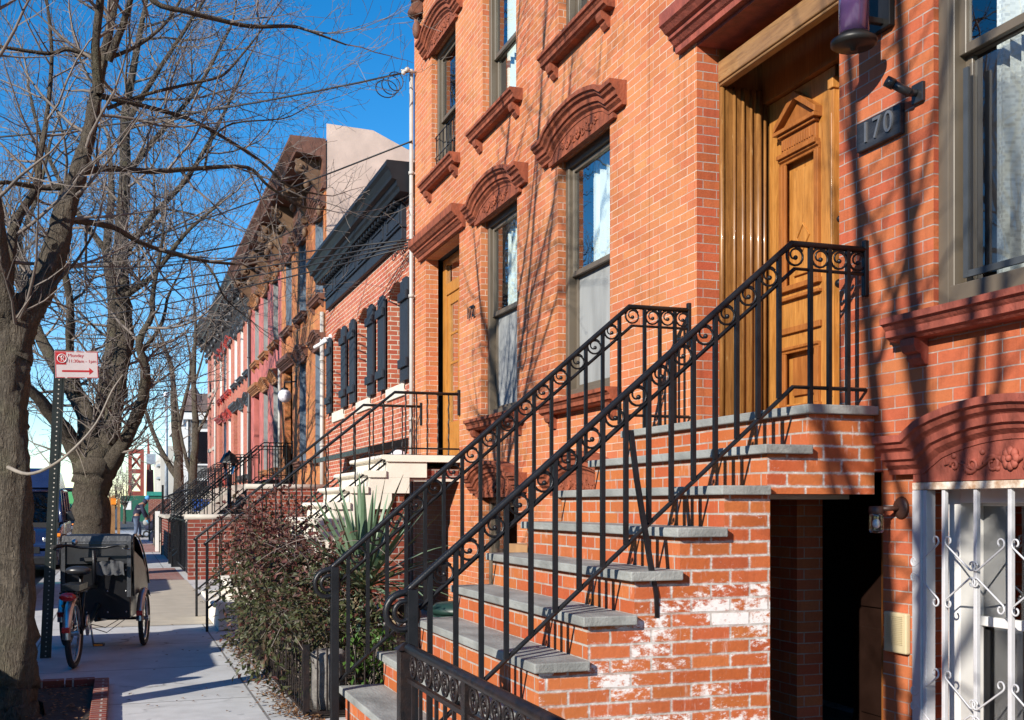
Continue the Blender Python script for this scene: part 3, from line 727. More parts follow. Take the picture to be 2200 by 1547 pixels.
# ================================================================= navy-cornice cottage
h174 = thing('brick_cottage', 'low red brick cottage with a navy cornice and navy plank shutters', 'house', (XF, 17.5, 0))
Y0, Y1 = 14.205, 20.84
w174 = [(15.22,.47), (17.37,.47), (19.52,.47)]
ops = [(c-h, c+h, 2.985, 4.42, .14) for c, h in w174] + [(14.75,17.35,.02,2.12), (17.75,18.75,.02,2.12)]
house_shell(h174, Y0, Y1, 5.6, ops, M['brick_navy'], depth=.2)
for c, h in w174:
    o = make_window(h174, c-h, c+h, 2.985, 4.42, .19, M['frame_dark'], M['glass'], M['curtain'], cas=.06, mid=.5)
    s = MB(); s.box(XF-.03, XF+.17, c-h-.06, c+h+.06, 2.81, 2.983); s.build('window_sill', M['lintel_white'], o, bevel=.006)
    a = MB(); n = 17
    for i in range(n):
        q = -1+2*(i+.5)/n; y = c+q*(h+.02); zb = 4.42-.14*q*q; L = .21-.02*q*q; wd = (h+.02)/n*.86
        for t_, z_ in ((0, .5), (.5, 1)): a.box(XF-.012, XF+.02, y-wd, y+wd, zb+L*t_+.006, zb+L*z_)
    a.build('brick_arch', M['brick_navy'], o)
    for sgn in (-1, 1):
        sh = MB(); ya = c+sgn*(h+.03); yb = c+sgn*(h+.44); y0, y1 = min(ya,yb), max(ya,yb); th = .05
        n = 4
        for k in range(n):
            sh.box(XF-.065, XF-.03, y0+(y1-y0)*k/n+.003, y0+(y1-y0)*(k+1)/n-.003, 2.99, 4.36-(.03 if (k in (0, n-1)) else 0))
        sh_o = sh.build('shutter', M['navy'], o, bevel=.004)
        for z in (3.16, 4.05):
            bt = MB(); bt.box(XF-.10, XF-.064, y0-.015, y1+.015, z, z+.12); bt.build('shutter_batten', M['navy'], sh_o, bevel=.004)
        hk = MB(); hk.tube([(XF-.04, (y0+y1)/2, 2.99), (XF-.05, (y0+y1)/2, 2.93), (XF-.05, (y0+y1)/2+.03, 2.90), (XF-.05, (y0+y1)/2-.01, 2.88)], .007, 5); hk.build('shutter_hook', M['iron'], sh_o)
c = MB(); c.mould([(14.23, 5.80), (20.84, 5.80)], [(-.2,-.02),(.36,-.02),(.37,.05),(.335,.09),(.30,.17),(.29,.21),(.23,.23),(.225,.29),(.20,.32),(.185,.37),(.05,.38),(.05,.43),(-.2,.43)])
co = c.build('cornice', M['navy_cornice'], h174)
c = MB(); c.box(XF-.07, XF+.01, 14.62, 20.45, 4.90, 5.40); c.box(XF-.10, XF, 14.60, 20.47, 5.06, 5.095)
for k in range(6):
    ya = 14.55+k; c.box(XF-.088, XF-.06, ya+.16, ya+.92, 5.13, 5.155); c.box(XF-.088, XF-.06, ya+.16, ya+.92, 5.30, 5.325); c.box(XF-.088, XF-.06, ya+.16, ya+.19, 5.155, 5.30); c.box(XF-.088, XF-.06, ya+.89, ya+.92, 5.155, 5.30)
c.build('frieze', M['navy'], co, bevel=.004)
for k in range(30):
    c = MB(); c.box(XF-.16, XF-.06, 14.65+k*.195, 14.74+k*.195, 5.37, 5.44); c.build('dentil', M['navy_cornice'], co)
aw = MB(); aw.prism([(XF, 2.23), (XF-.55, 2.10), (XF-.55, 2.03), (XF, 2.12)], 'y', 14.5, 18.9); aw.build('awning', M['iron'], h174)
b = MB(); b.box(XF+.3, XF+.36, 14.75, 17.35, .02, 2.12)
for k in range(6): b.box(XF+.28, XF+.301, 14.8+k*.43, 15.16+k*.43, .1, 2.0)
b.box(XF+.30, XF+.34, 17.75, 18.75, .02, 2.12); b.build('ground_floor_door', M['door_dark'], h174)

# ================================================================= the tall row beyond
def stucco_party_wall(root):
    P = [(XF+.02,0),(XF+.02,8.46),(XF+.9,8.43),(5.3,8.10),(6.9,7.9),(12.6,7.6),(12.6,0)]
    b = MB(); b.prism(P, 'y', 20.845, 20.87); o = b.build('party_wall', M['stucco'], root)
    f = MB(); pts = P[3:6]
    for (a, b_) in zip(pts, pts[1:]): f.prism([(a[0],a[1]-.13),(b_[0],b_[1]-.13),(b_[0],b_[1]+.05),(a[0],a[1]+.05)], 'y', 20.83, 20.9)
    f.build('roof_flashing', M['metal_grey'], o)
rows = [
 ('brick_rowhouse', 'golden orange brick rowhouse just past the navy-cornice cottage', 20.875, 26.85, 'brick_orange', 'brownstone_dark', 'frame_bluegrey', [(21.6,.48),(23.65,.48),(25.7,.5)], 25.7, 8.15, 'brownstone_dark', 4),
 ('painted_rowhouse', 'pink painted rowhouse with brown window hoods beside the golden brick one', 26.853, 33.40, 'brick_pink', 'brownstone_ochre', 'screen', [(27.95,.48),(29.95,.48),(31.95,.5)], 31.95, 8.15, 'brownstone_dark', 4),
 ('brick_rowhouse', 'rose brick rowhouse with black window hoods next to the pink one', 33.403, 39.45, 'brick_rose', 'trim_black', 'frame_white', [(34.1,.45),(36.0,.45),(37.95,.5)], 37.95, 8.15, 'trim_black', 5),
 ('brick_rowhouse', 'rose brick rowhouse with red window hoods and a black cornice', 39.453, 45.70, 'brick_rose', 'trim_red', 'frame_white', [(40.1,.48),(41.8,.48),(43.7,.5)], 43.7, 8.15, 'trim_black', 5)]
M['ochre_bracket'] = plain('peeling bracket paint', (.13,.06,.03), .7, var=.3, scale=2.2, var2=(.17,.105,.06))
for (nm, lab, y0, y1, wm, trim, fm, bays, door, zt, cm, nb) in rows:
    r = thing(nm, lab, 'house', (XF, (y0+y1)/2, 0))
    ops = [(c-h, c+h, *UP) for c, h in bays] + [(c-h, c+h, *PAR) for c, h in bays[:2]] + [(door-.62, door+.62, 1.86, 4.42)]
    ops += [(c-h, c+h, *BAS) for c, h in bays[:2]]
    house_shell(r, y0, y1, zt, ops, M[wm], depth=.14)
    mt = (M[fm], M['glass_dark'], M[trim])
    bk = M['curtain'] if fm == 'screen' else None
    for c, h in bays: row_window(r, c, h, UP, mt, back=bk)
    for c, h in bays[:2]: row_window(r, c, h, PAR, mt, back=bk); row_window(r, c, h, BAS, mt, hood=False, sill=False)
    make_hood(r, door, .95, 4.68, 0, 4.42, M[trim], 0, DH, 'door_hood', arched=False)
    d = MB(); d.box(XF+.2, XF+.26, door-.61, door+.61, 1.88, 4.41)
    for ya in (-.52, .06): d.box(XF+.18, XF+.201, door+ya, door+ya+.46, 2.0, 2.7); d.box(XF+.18, XF+.201, door+ya, door+ya+.46, 2.8, 3.7)
    d.build('door', M['door_dark'], r)
    cornice(r, y0-(0.05 if y0 < 21 else 0), y1, 7.25, zt, .66, M[cm], nb, M['ochre_bracket'] if cm == 'brownstone_dark' else None)
    if y0 < 21: stucco_party_wall(r)
he = thing('brick_rowhouse', 'plain pale rose brick house at the far end of the row under a black cornice', 'house', (XF, 48, 0))
ops = [(46.2,47.15,6.05,7.6), (48.3,49.3,6.05,7.6), (46.2,47.15,3.7,5.4), (48.3,49.3,3.7,5.4)]
house_shell(he, 45.703, 50.4, 8.7, ops, M['brick_end'], depth=.12)
for o in ops:
    w = make_window(he, *o, .1, M['frame_dark'], M['glass_dark'])
    s = MB(); s.box(XF-.06, XF+.05, o[0]-.1, o[1]+.1, o[2]-.14, o[2]-.01); s.box(XF-.03, XF+.03, o[0]-.1, o[1]+.1, o[3]+.01, o[3]+.2); s.build('window_sill', M['concrete'], w)
cornice(he, 45.705, 50.6, 7.9, 8.75, .62, M['trim_black'], 4)

# drainpipes on the fronts
def pipe(y, z0, z1, mat, label, x=XF-.05, r=.045, grp=None):
    b = MB(); b.tube([(x,y,z0),(x,y,z1)], r, 10); o = b.build('drainpipe', M[mat], origin=(x,y,z0))
    for k in range(int((z1-z0)/1.6)):
        c = MB(); z = z0+.8+k*1.6; c.lathe((x,y,z), [(r+.012,-.02),(r+.012,.02)], 10); c.box(x, XF, y-.02, y+.02, z-.012, z+.012); c.build('pipe_bracket', M[mat], o)
    return tag(o, label, 'drainpipe', grp)
pipe(14.16, .05, 7.0, 'pipe_white', 'white drainpipe between the 172 house and the navy-cornice cottage', r=.027)
pipe(20.95, .05, 4.95, 'pipe_white', 'white drainpipe between the cottage and the golden brick rowhouse', r=.04)
pipe(33.40, .05, 7.2, 'pipe_black', 'black drainpipe between the pink rowhouse and the rose brick one')
pipe(45.70, .05, 7.2, 'pipe_white', 'far white drainpipe at the end of the rose brick fronts')
pipe(26.86, 2.0, 4.6, 'pipe_white', 'short white drainpipe between the golden and the pink fronts', r=.035)
# ================================================================= ground
def sheet(name, x0, x1, y0, y1, z, mat, label=None, edge=None):
    b = MB(); b.quad((x0,y0,z),(x1,y0,z),(x1,y1,z),(x0,y1,z)); return setting(b.build(name, mat), 'structure', label)
sheet('ground', -400, 400, -60, 900, -.16, M['asphalt'])
sheet('road', -9.5, -1.32, -40, 400, -.156, M['asphalt'])
b = MB(); b.box(-1.14, 30, -6, 62, -.3, 0); setting(b.build('pavement', M['pavement']))
b = MB(); b.box(-1.30, -1.142, -6, 62, -.3, .004); setting(b.build('kerb', M['kerbstone']))
b = MB(); b.box(-14, -9.5, -40, 200, -.3, -.02); setting(b.build('opposite_pavement', M['concrete']))
sheet('flagged_path', -.55, 1.12, 12.9, 20.6, .004, M['pavement_tan'])
sheet('brick_paving', -.5, 1.1, 20.7, 24.6, .004, M['paver'])
sheet('brick_paving', -.5, 1.1, 33.0, 40.0, .004, M['paver'])
sheet('front_yard', 1.16, 3.64, 6.95, 12.05, .004, M['soil'])
sheet('bounce_cut_floor', 1.25, 4.4, 1.2, 6.7, .004, plain('dark bounce-cutting floor', (.075,.07,.065), .8, var=.3))  # unseen dark floor, added to cut bounce light into the passage under the landing
sheet('tree_pit', -1.0, -.17, 6.6, 8.75, .004, M['soil'])
b = MB(); 
for k in range(11): b.box(-.17, -.07, 6.6+k*.2, 6.79+k*.2, 0, .055)
for k in range(4): b.box(-1.0+k*.21, -.80+k*.21, 8.75, 8.85, 0, .055)
tag(b.build('brick_edging', M['brick_yard'], bevel=.006), 'worn red brick edging round the soil at the foot of the nearest tree', 'edging')
sheet('tree_pit', -1.0, -.1, 21.2, 23.4, .004, M['soil'])
sheet('tree_pit', -1.0, -.1, 47.0, 56.0, .004, M['soil'])

# ================================================================= stoop of number 170
RISE, RUN, LZ, LX = .2035, .2405, 1.832, 3.215
SY0, SY1 = 4.77, 6.885       # brick faces; slabs overhang by .04
st = thing('brick_stoop', 'near brick stoop with grey bluestone treads and chalky white bloom on its side', 'stoop', (2.3, 5.8, 0))
w = MB(); wx = LX+.035; PX = 3.025
# near side wall with an opening under the landing, stepped outline
prof = [(PX, 0)]
x_front = LX-8*RUN+.035
P = [(PX,0), (PX,1.385), (XF,1.385), (XF,LZ-.047), (wx,LZ-.047)]
for i in range(1, 9):
    z = LZ-i*RISE-.047; P += [(LX-(i-1)*RUN+.035, z), (LX-i*RUN+.035, z)]
P += [(x_front, 0)]
ya = [SY0, SY0+.20]
w.prism(P, 'y', ya[0], ya[1]); 
P2 = [(XF-.002,0), (XF-.002,LZ-.047)]+P[4:]
w.prism(P2, 'y', SY1-.20, SY1)
for i in range(0, 9):      # risers between the side walls
    z1 = LZ-i*RISE-.047; z0 = max(0, z1-RISE-.0); x = LX-i*RUN+.035
    w.box(x+.001, x+.10, ya[1], SY1-.20, z0, z1)
w.quad((PX-.002,SY0+.2,0),(PX-.002,SY1-.2,0),(PX-.002,SY1-.2,1.4),(PX-.002,SY0+.2,1.4))
w.build('brickwork', M['brick_stoop'], st, fix=True)
sl = MB(); sl.box(PX+.003, XF-.004, ya[1]+.002, SY1-.202, 1.36, 1.40); sl.build('soffit', M['concrete'], st)
for i in range(0, 9):
    x0 = LX-i*RUN; x1 = (LX-(i-1)*RUN+.034) if i else XF+.17
    t = MB(); z1 = LZ-i*RISE
    if i == 0:
        t.box(x0, XF-.001, SY0-.04, SY1+.04, z1-.046, z1); t.box(XF-.001, x1, 5.075, 6.62, z1-.045, z1-.0005)
    else:
        t.box(x0, x1, SY0-.04, SY1+.04, z1-.046, z1)
    t.build('tread', M['bluestone'], st, bevel=.006)

# ================================================================= iron railings
def spiral(mb, c, r0, turns, ux, uz, th, start=0, n=26, shrink=.82, tip=True, flip=1):
    pts = []; rr = []
    for i in range(n+1):
        q = i/n; a = start+flip*q*turns*2*PI; r = r0*(1 if q < .52 else 1-shrink*(q-.52)/.48)
        pts.append(Vector(c)+Vector(ux)*r*math.cos(a)+Vector(uz)*r*math.sin(a)); rr.append(th*(1-.35*q))
    mb.tube(pts, rr, 6)
    if tip: mb.ball(pts[-1], th*1.7, 8)
def stair_rail(name, label, y, x0, zb, x1, slope, xw, first, npitch, pitch, group, mat, brace=False, scroll=True, topr=.0165, gap=.125, drop=.72, newel=True, newel_w=.024, newel_bot=0, flat_n=4, twist=False, bottom_gap=.30):
    """sloping stair rail in the plane y, rising along +X from x0 to x1 and then level to the wall"""
    root = thing(name, label, 'railing', (x0, y, 0), 0, group)
    zt = lambda x: zb+(x-x0)*slope if x < x1 else zb+(x1-x0)*slope
    t = MB()
    pts = [(x0-.03, y, zt(x0)-.03)]+[(x0+(x1-x0)*i/8, y, zt(x0+(x1-x0)*i/8)) for i in range(9)]+[(xw, y, zt(x1))]
    t.tube(pts, topr, 10)
    if scroll:      # rolled end at the foot
        c = Vector((x0-.035, y, zt(x0)-.115)); sp = []
        a0 = math.atan2(.085, .005)
        for i in range(40):
            q = i/39; a = a0+q*2*PI*1.75; r = .092*(1-.72*q); sp.append(c+Vector((math.cos(a)*r, 0, math.sin(a)*r)))
        t.tube([sp[0]+Vector((.05,0,.035))]+sp, [.017]*3+[.016-.006*i/37 for i in range(38)], 8); t.ball(sp[-1], .018, 8)
    t.build('top_rail', mat, root)
    b = MB(); b.tube([(x0, y, zt(x0)-gap), (x1+.02, y, zt(x1)-gap), (xw, y, zt(x1)-gap)], .0105, 4, flat=(0,1,1)); b.build('second_rail', mat, root)
    b = MB(); xs = x0+bottom_gap; b.tube([(xs-.29 if not brace else x0, y, zt(xs-.29 if not brace else x0)-drop), (x1+.01, y, zt(x1)-drop), (xw, y, zt(x1)-drop)], .0115, 4, flat=(0,1,1)); b.build('bottom_rail', mat, root)
    if newel:
        n = MB(); n.box(x0-newel_w, x0+newel_w, y-newel_w, y+newel_w, newel_bot, zt(x0)-.01); n.build('newel_post', mat, root, bevel=.003)
    bx = [first+pitch*i for i in range(npitch)]
    fx = [x1+(xw-x1)*(k+1)/flat_n for k in range(flat_n-1)]
    for i, x in enumerate(bx+fx):
        s = MB(); flat_ = x >= x1
        z0 = zt(x)-drop-(.0 if not flat_ else .09)
        if not twist: s.box(x-.0105, x+.0105, y-.0105, y+.0105, z0, zt(x)-.01)
        else: s.tube([(x+.004*math.sin(k*2.2), y+.004*math.cos(k*2.2), z0+(zt(x)-z0)*k/14) for k in range(15)], .009, 4)
        s.build('baluster', mat, root)
    if scroll:
        cs = [(x0+first)/2+.0] if first-x0 > .09 else []
        allx = bx+fx+[xw]
        cs += [(a+b_)/2 for a, b_ in zip(allx, allx[1:])]
        for x in cs:
            s = MB(); zc = zt(x)-gap/2+.002; tilt = math.atan(slope) if x < x1 else 0
            ux = (math.cos(tilt*.35), 0, math.sin(tilt*.35)); uz = (-math.sin(tilt*.35), 0, math.cos(tilt*.35))
            spiral(s, (x, y, zc), min(.048, pitch*.40), 1.75, ux, uz, .0072, start=PI*.15, n=26, shrink=.80, flip=1)
            s.build('scroll', mat, root)
    e = MB(); e.box(xw-.02, xw+.02, y-.016, y+.016, zt(x1)-.24, zt(x1)+.05); e.build('wall_post', mat, root, bevel=.006)
    if brace:
        e = MB(); e.tube([(2.30, y+.005, 1.685), (2.315, y-.03, 1.45), (2.40, y-.06, .90), (2.405, y-.055, .80), (2.37, y-.02, .79)], .0155, 4, flat=(1,0,0)); e.build('brace', mat, root)
    return root
GRP = 'scrolled iron handrails of the near stoop'
stair_rail('stair_railing', 'nearer of the two black scrolled handrails on the bluestone stoop, ending at the oak door', 4.83, 1.227, .965, 3.186, .857, XF-.005, 1.31, 16, .1203, GRP, M['iron'], brace=True)
stair_rail('stair_railing', 'farther black scrolled handrail of the bluestone stoop, beside the leafy shrub', 6.72, 1.227, .965, 3.186, .857, XF-.005, 1.31, 16, .1203, GRP, M['iron'])
# low areaway gate running from the foot of the stoop towards the viewer
g = thing('iron_fence', 'low black fence with a ring frieze, running from the near newel post towards the viewer', 'fence', (1.2, 4.7, 0))
b = MB(); b.tube([(1.2,4.775,.70),(1.2,3.9,.697),(1.2,1.6,.69)], .022, 10); b.build('top_rail', M['iron_rust'], g)
b = MB(); b.box(1.19,1.21,1.6,4.78,.553,.572); b.build('lower_rail', M['iron_rust'], g)
b = MB(); b.box(1.19,1.21,1.6,4.78,.09,.11); b.build('bottom_rail', M['iron_rust'], g)
b = MB(); b.box(1.165,1.228,4.80,4.862,0,.69); b.add([(1.15,4.785,.69),(1.243,4.785,.69),(1.243,4.877,.69),(1.15,4.877,.69),(1.197,4.831,.725)],[(0,1,4),(1,2,4),(2,3,4),(3,0,4),(3,2,1,0)]); b.build('post', M['iron_rust'], g, bevel=.004)
b = MB(); b.box(1.18,1.22,3.88,3.92,.0,.69); b.build('post', M['iron_rust'], g, bevel=.003)
for k in range(22):
    y = 4.70-k*.125
    b = MB(); b.box(1.193,1.207,y-.008,y+.008,.1,.553); b.build('picket', M['iron_rust'], g)
    if k < 20:
        b = MB(); b.torus((1.2,y-.0,.629), .045, .007, 'x', 20, 5); spiral(b, (1.2,y,.629), .030, 1.1, (0,1,0), (0,0,1), .006, 0, 14, .7); b.build('ring', M['iron_rust'], g)

# ================================================================= fittings on the near house
ln = thing('wall_lantern', 'purple glass cylinder lantern with a wide dark cap plate beside the oak door', 'lantern', (3.44, 4.668, 3.5))
cx, cy, zb = 3.44, 4.668, 3.615
b = MB(); b.lathe((cx,cy,0), [(.0,zb-.035),(.015,zb-.03),(.02,zb-.015),(.095,zb-.012),(.112,zb),(.112,zb+.02),(.085,zb+.035),(.075,zb+.05)], 28); b.build('base_plate', M['bronze'], ln)
def lantern_glass():
    t = NT('violet glass'); b1 = t.bsdf((.16,.085,.22), .07, 0, None, .8, 1.0); b1.inputs['Transmission Weight'].default_value = .35
    return t.fin(b1)
M['violet'] = lantern_glass()
b = MB(); b.lathe((cx,cy,0), [(.073,zb+.04),(.074,zb+.5)], 28); b.build('glass_shade', M['violet'], ln)
b = MB(); b.lathe((cx,cy,0), [(.105,zb+.50),(.115,zb+.52),(.06,zb+.6),(.02,zb+.66),(.0,zb+.68)], 28); b.build('cap', M['bronze'], ln)
b = MB(); b.box(XF-.035,XF,cy-.06,cy+.10,zb+.10,zb+.62); b.box(cx+.06,XF-.03,cy-.015,cy+.015,zb+.12,zb+.15); b.box(cx+.06,XF-.03,cy-.015,cy+.015,zb+.42,zb+.46); b.build('back_plate', M['bronze'], ln, bevel=.004)
pq = MB(); pq.box(XF-.03, XF, 4.535, 4.878, 3.155, 3.305); pq = pq.build('house_number_board', M['plaque'], bevel=.004)
tag(pq, 'weathered black board with the raised numerals 170 beside the door', 'house number')
text_mesh('170', .150, wall_text_matrix(XF-.034, 4.706, 3.232), 'numerals', M['nickel'], pq, .005, spacing=1.18)
t = thing('spotlight', 'small black bullet spotlight on the brick above the number board', 'spotlight', (XF, 4.44, 3.3))
b = MB(); b.box(XF-.02,XF,4.385,4.465,3.265,3.36); b.tube([(XF-.02,4.43,3.315),(XF-.075,4.44,3.31)], .018, 8); b.build('bracket', M['black_plastic'], t, bevel=.004)
b = MB(); b.tube([(XF-.06,4.42,3.305),(XF-.135,4.475,3.365)], .021, 12); b.tube([(XF-.12,4.464,3.353),(XF-.15,4.486,3.377)], .026, 12); b.build('lamp_barrel', M['black_plastic'], t)
ic = MB(); ic.box(XF-.03,XF,4.49,4.66,.60,.80); ic = ic.build('intercom', M['cream_plastic'], bevel=.008); tag(ic, 'cream louvred intercom on the brick beside the basement door', 'intercom')
b = MB()
for k in range(16): b.box(XF-.035,XF-.03,4.515,4.635,.645+k*.009,.650+k*.009)
b.build('speaker_grille', M['cream_plastic'], ic)
mb = MB(); mb.box(XF+.01,XF+.09,5.045,5.064,3.02,3.26); tag(mb.build('mezuzah_box', M['black_plastic'], bevel=.003), 'narrow dark box fixed to the brick at the right edge of the oak door', 'wall box').name = 'door_box'
jl = thing('wall_lamp', 'brown jar lamp with ribbed clear glass beside the basement door', 'wall lamp', (XF-.11, 4.62, 1.2))
b = MB(); b.lathe((XF,4.56,1.315), [(.058,0),(.05,-.012),(.02,-.02)], 18, 'x'); b.tube([(XF-.01,4.56,1.315),(XF-.11,4.60,1.31)], .013, 8); b.lathe((XF-.11,4.61,0), [(.0,1.325),(.036,1.323),(.038,1.29),(.034,1.285)], 18); b.build('lamp_cap', plain('brown lamp enamel', (.06,.026,.018), .5), jl)
pr = [(.034,1.285)]+[(.034+.003*(k % 2), 1.28-.008*k) for k in range(11)]+[(.030,1.193),(.0,1.19)]
b = MB(); b.lathe((XF-.11,4.61,0), pr, 18); b.build('glass_jar', M['glass'], jl)
b = MB(); b.ball((XF-.11,4.61,1.238), .020, 10, sc=(1,1,1.2)); b.build('bulb', M['globe'], jl)
# ---- white security grille of the basement window
gr = thing('window_grille', 'white scrolled security grille over the basement window at the right edge', 'window grille', (XF-.02, 3.85, .05))
xg = XF-.015
b = MB(); b.box(xg-.02,xg+.035,4.34,4.44,.02,1.40); b.box(xg-.03,xg-.019,4.365,4.375,.02,1.40); b.build('side_post', M['iron_white'], gr, bevel=.003)
b = MB(); b.box(xg-.02,xg+.015,3.25,4.44,1.402,1.437); b.build('top_bar', M['rust'], gr, bevel=.003)
GB = [4.235, 4.03, 3.825, 3.62, 3.415]
for y in GB:
    b = MB(); b.box(xg-.011,xg+.011,y-.0105,y+.0105,.02,1.402); b.build('bar', M['iron_white'], gr, bevel=.002)
def curl(mb, p, dy, dz, s1, th=.006):
    # strap from p along (dy,dz) rolled up at both ends
    L = math.hypot(dy, dz); e = (dy/L, dz/L); nrm = (-e[1]*s1, e[0]*s1); r = .024
    pts = []
    for end in (-1, 1):
        seq = []
        c = (p[0]+end*dy/2-nrm[0]*-r, p[1]+end*dz/2-nrm[1]*-r)
        for i in range(15):
            q = i/14; a = q*PI*1.7; rr = r*(1-.5*q)
            seq.append((c[0]-nrm[0]*rr*math.cos(a)+end*e[0]*rr*math.sin(a), c[1]-nrm[1]*rr*math.cos(a)+end*e[1]*rr*math.sin(a)))
        pts = (seq[::-1] if end < 0 else seq) if end < 0 else pts+seq
    mb.tube([(xg-.018, a, b_) for a, b_ in pts], th, 6)
for row in (1.02, .40, -.2):
    for k in range(len(GB)):
        y = GB[k]; b = MB()
        for sy in (-1, 1):
            for sz in (-1, 1):
                curl(b, (y+sy*.105, row+sz*.072), sy*.150, -sz*.105, sy*sz, .0045)
        if k % 2 == 0: b.build('scrollwork', M['iron_white'], gr)
tag(gr, gr['label'], 'window grille')

# ================================================================= number 172 fittings
n = text_mesh('172', .19, wall_text_matrix(XF-.02, 11.66, 3.43), 'house_number', M['iron'], None, .004)
tag(n, 'black metal numerals 172 on the brick beside the yellow door', 'house number')
# ---- pale stone stoop
s2 = thing('stone_stoop', 'pale carved stone stoop with rounded nosings leading to the yellow door of 172', 'stoop', (2, 12.9, 0))
R2, N2, Z2, X2 = .1755, .2, 1.886, 2.72
YA, YB = 12.12, 13.86
tr = MB()
for i in range(0, 10):
    x0 = X2-i*N2; z = Z2-i*R2; x1 = XF if i == 0 else x0+N2+.06
    P = [(x1,z),(x0+.03,z)]
    for k in range(7): a = PI/2+PI*k/6; P.append((x0+.0+.026*math.cos(a)+.026, z-.026+.026*math.sin(a)))
    P += [(x0+.05,z-.055),(x0+.062,z-.075),(x1,z-.075)]
    t = MB(); t.prism(P, 'y', YA-.035, YB+.035); t.build('tread', M['limestone'], s2)
    blk = MB(); xa = x0+.068; blk.box(xa, xa+.46, YA-.012+.001*i, YB-.003*i, max(0.01, z-R2-.074 if i < 9 else 0.01), z-.0752)
    if i > 0 or True:
        blk.build('riser_block', M['limestone'], s2)
bk = MB()
P = [(XF-.01,1.52),(2.95,1.52),(2.95,1.40)]
for i in range(2, 10): P += [(X2-i*N2+.47+.0, Z2-i*R2-.25), (X2-(i+1)*N2+.47, Z2-i*R2-.25)]
P = [p for p in P if p[1] > .02]+[(1.3,.01),(2.62,.01),(2.62,1.38),(2.62,1.40),(XF-.01,1.40)]
def brk(x0, x1, z0, z1): bk.box(x0, x1, YA+.035, YB-.04, z0, z1)
brk(2.98, XF-.01, 1.625, 1.735); 
for i in range(1, 9): brk(X2-i*N2+.5, 3.0 if i > 1 else 3.0, Z2-(i+1)*R2-.085, Z2-i*R2-.08)
bk.build('brickwork', M['brick_yard'], s2)
b = MB(); b.box(3.0, XF, YA+.03, YA+.06, 1.595, 1.625); b.build('lintel', M['lintel_white'], s2)
G2 = 'thin iron stair railings of the stone stoop'
stair_rail('stair_railing', 'nearer thin black handrail of the pale stone stoop, level beside the yellow door', 12.12, .87, .94, 2.884, .815, XF-.01, 1.0, 12, .16, G2, M['iron'], scroll=False, topr=.017, gap=.62, drop=.70, newel_w=.014, twist=True, flat_n=6)
stair_rail('stair_railing', 'farther thin black handrail of the pale stone stoop, against the cottage brick', 13.80, .87, .94, 2.884, .815, XF-.01, 1.0, 12, .16, G2, M['iron'], scroll=False, topr=.017, gap=.62, drop=.70, newel_w=.014, twist=True, flat_n=6)
bd2 = MB(); bd2.box(3.05, 3.1, 12.3, 13.7, .02, 1.5); bd2.build('opening_shade_panel', M['dark'], s2)  # plain dark panel standing in for shade in the opening under the landing
# small things in the yard of 172
b = MB(); b.lathe((2.35, 7.75, 0), [(.19,.005),(.22,.55)], 20); b.lathe((2.35,7.75,0), [(.235,.55),(.24,.58),(.2,.62),(.0,.64)], 20)
rb = b.build('rubbish_bin', plain('green bin plastic', (.012,.035,.028), .45), None); tag(rb, 'dark green round bin behind the shrub beside the near stoop', 'bin')
b = MB(); b.box(2.55,2.95,7.25,7.65,.62,.70); b.box(2.6,2.9,7.2,7.6,.702,.725)
bg = b.build('folded_cardboard', plain('white carton', (.66,.63,.58), .8, var=.2)); bg.rotation_euler = (0,0,.3)
cr = thing('crate_stack', 'brown open cardboard carton leaning by the basement windows of 172', 'box', (3.2, 8.2, .75))
b = MB(); b.box(2.95,3.35,8.0,8.5,.7,1.02); b.add([(2.95,8.0,1.02),(3.35,8.0,1.02),(3.4,7.85,1.14),(2.9,7.85,1.14)],[(0,1,2,3)]); b.build('carton', plain('brown cardboard', (.36,.20,.09), .8), cr)
tag(bg, 'white flattened carton lying on the bin behind the near stoop', 'box')
pl = MB()
for k in range(3): pl.add([(2.72+k*.05,8.0,.35),(2.76+k*.05,8.0,.35),(2.92+k*.05,8.05,.95),(2.88+k*.05,8.05,.95),(2.72+k*.05,8.03,.35),(2.76+k*.05,8.03,.35),(2.92+k*.05,8.08,.95),(2.88+k*.05,8.08,.95)],[(0,1,2,3),(7,6,5,4),(0,4,5,1),(1,5,6,2),(2,6,7,3),(3,7,4,0)])
tag(pl.build('planks', plain('pale planks', (.55,.42,.26), .7)), 'pale timber planks leaning beside the bluestone treads', 'planks')
b = MB(); b.box(2.05,2.3,6.86,6.925,.612,.632); o = b.build('paper_bundle', M['screen']); tag(o, 'white paper bundle left on the end of a bluestone tread', 'paper')
# ================================================================= yards and stoops further along
yw = thing('brick_wall', 'dark red brick yard wall with a rounded stone coping in front of the golden brick house', 'wall', (2.3, 20.7, 0))
b = MB(); b.box(1.17,2.2,20.62,20.86,0,1.07); b.box(2.2,XF,20.62,20.86,0,1.62); b.box(1.16,1.62,20.60,20.88,0,1.072); b.build('brickwork', M['brick_yard'], yw)
def coping(x0, x1, y, z, h=.09, w=.17):
    b = MB(); P = [(y-w+.03,z),(y-w,z+h*.4),(y-w+.02,z+h*.85),(y-w+.07,z+h),(y+w-.07,z+h),(y+w-.02,z+h*.85),(y+w,z+h*.4),(y+w-.03,z)]
    b.prism(P, 'x', x0, x1, 0, True); return b
coping(1.10,2.24,20.74,1.074).build('coping', M['concrete'], yw); coping(2.15,XF,20.74,1.622).build('coping', M['concrete'], yw)
yf = thing('brick_wall', 'low brick wall with pale end panel where the far front-yard fences begin', 'wall', (1.2, 31, 0))
b = MB(); b.box(1.12,1.32,28.6,33.0,0,1.0); b.build('brickwork', M['brick_yard'], yf)
b = MB(); b.box(1.06,1.40,28.5,33.1,1.0,1.08); b.build('coping', M['concrete'], yf)
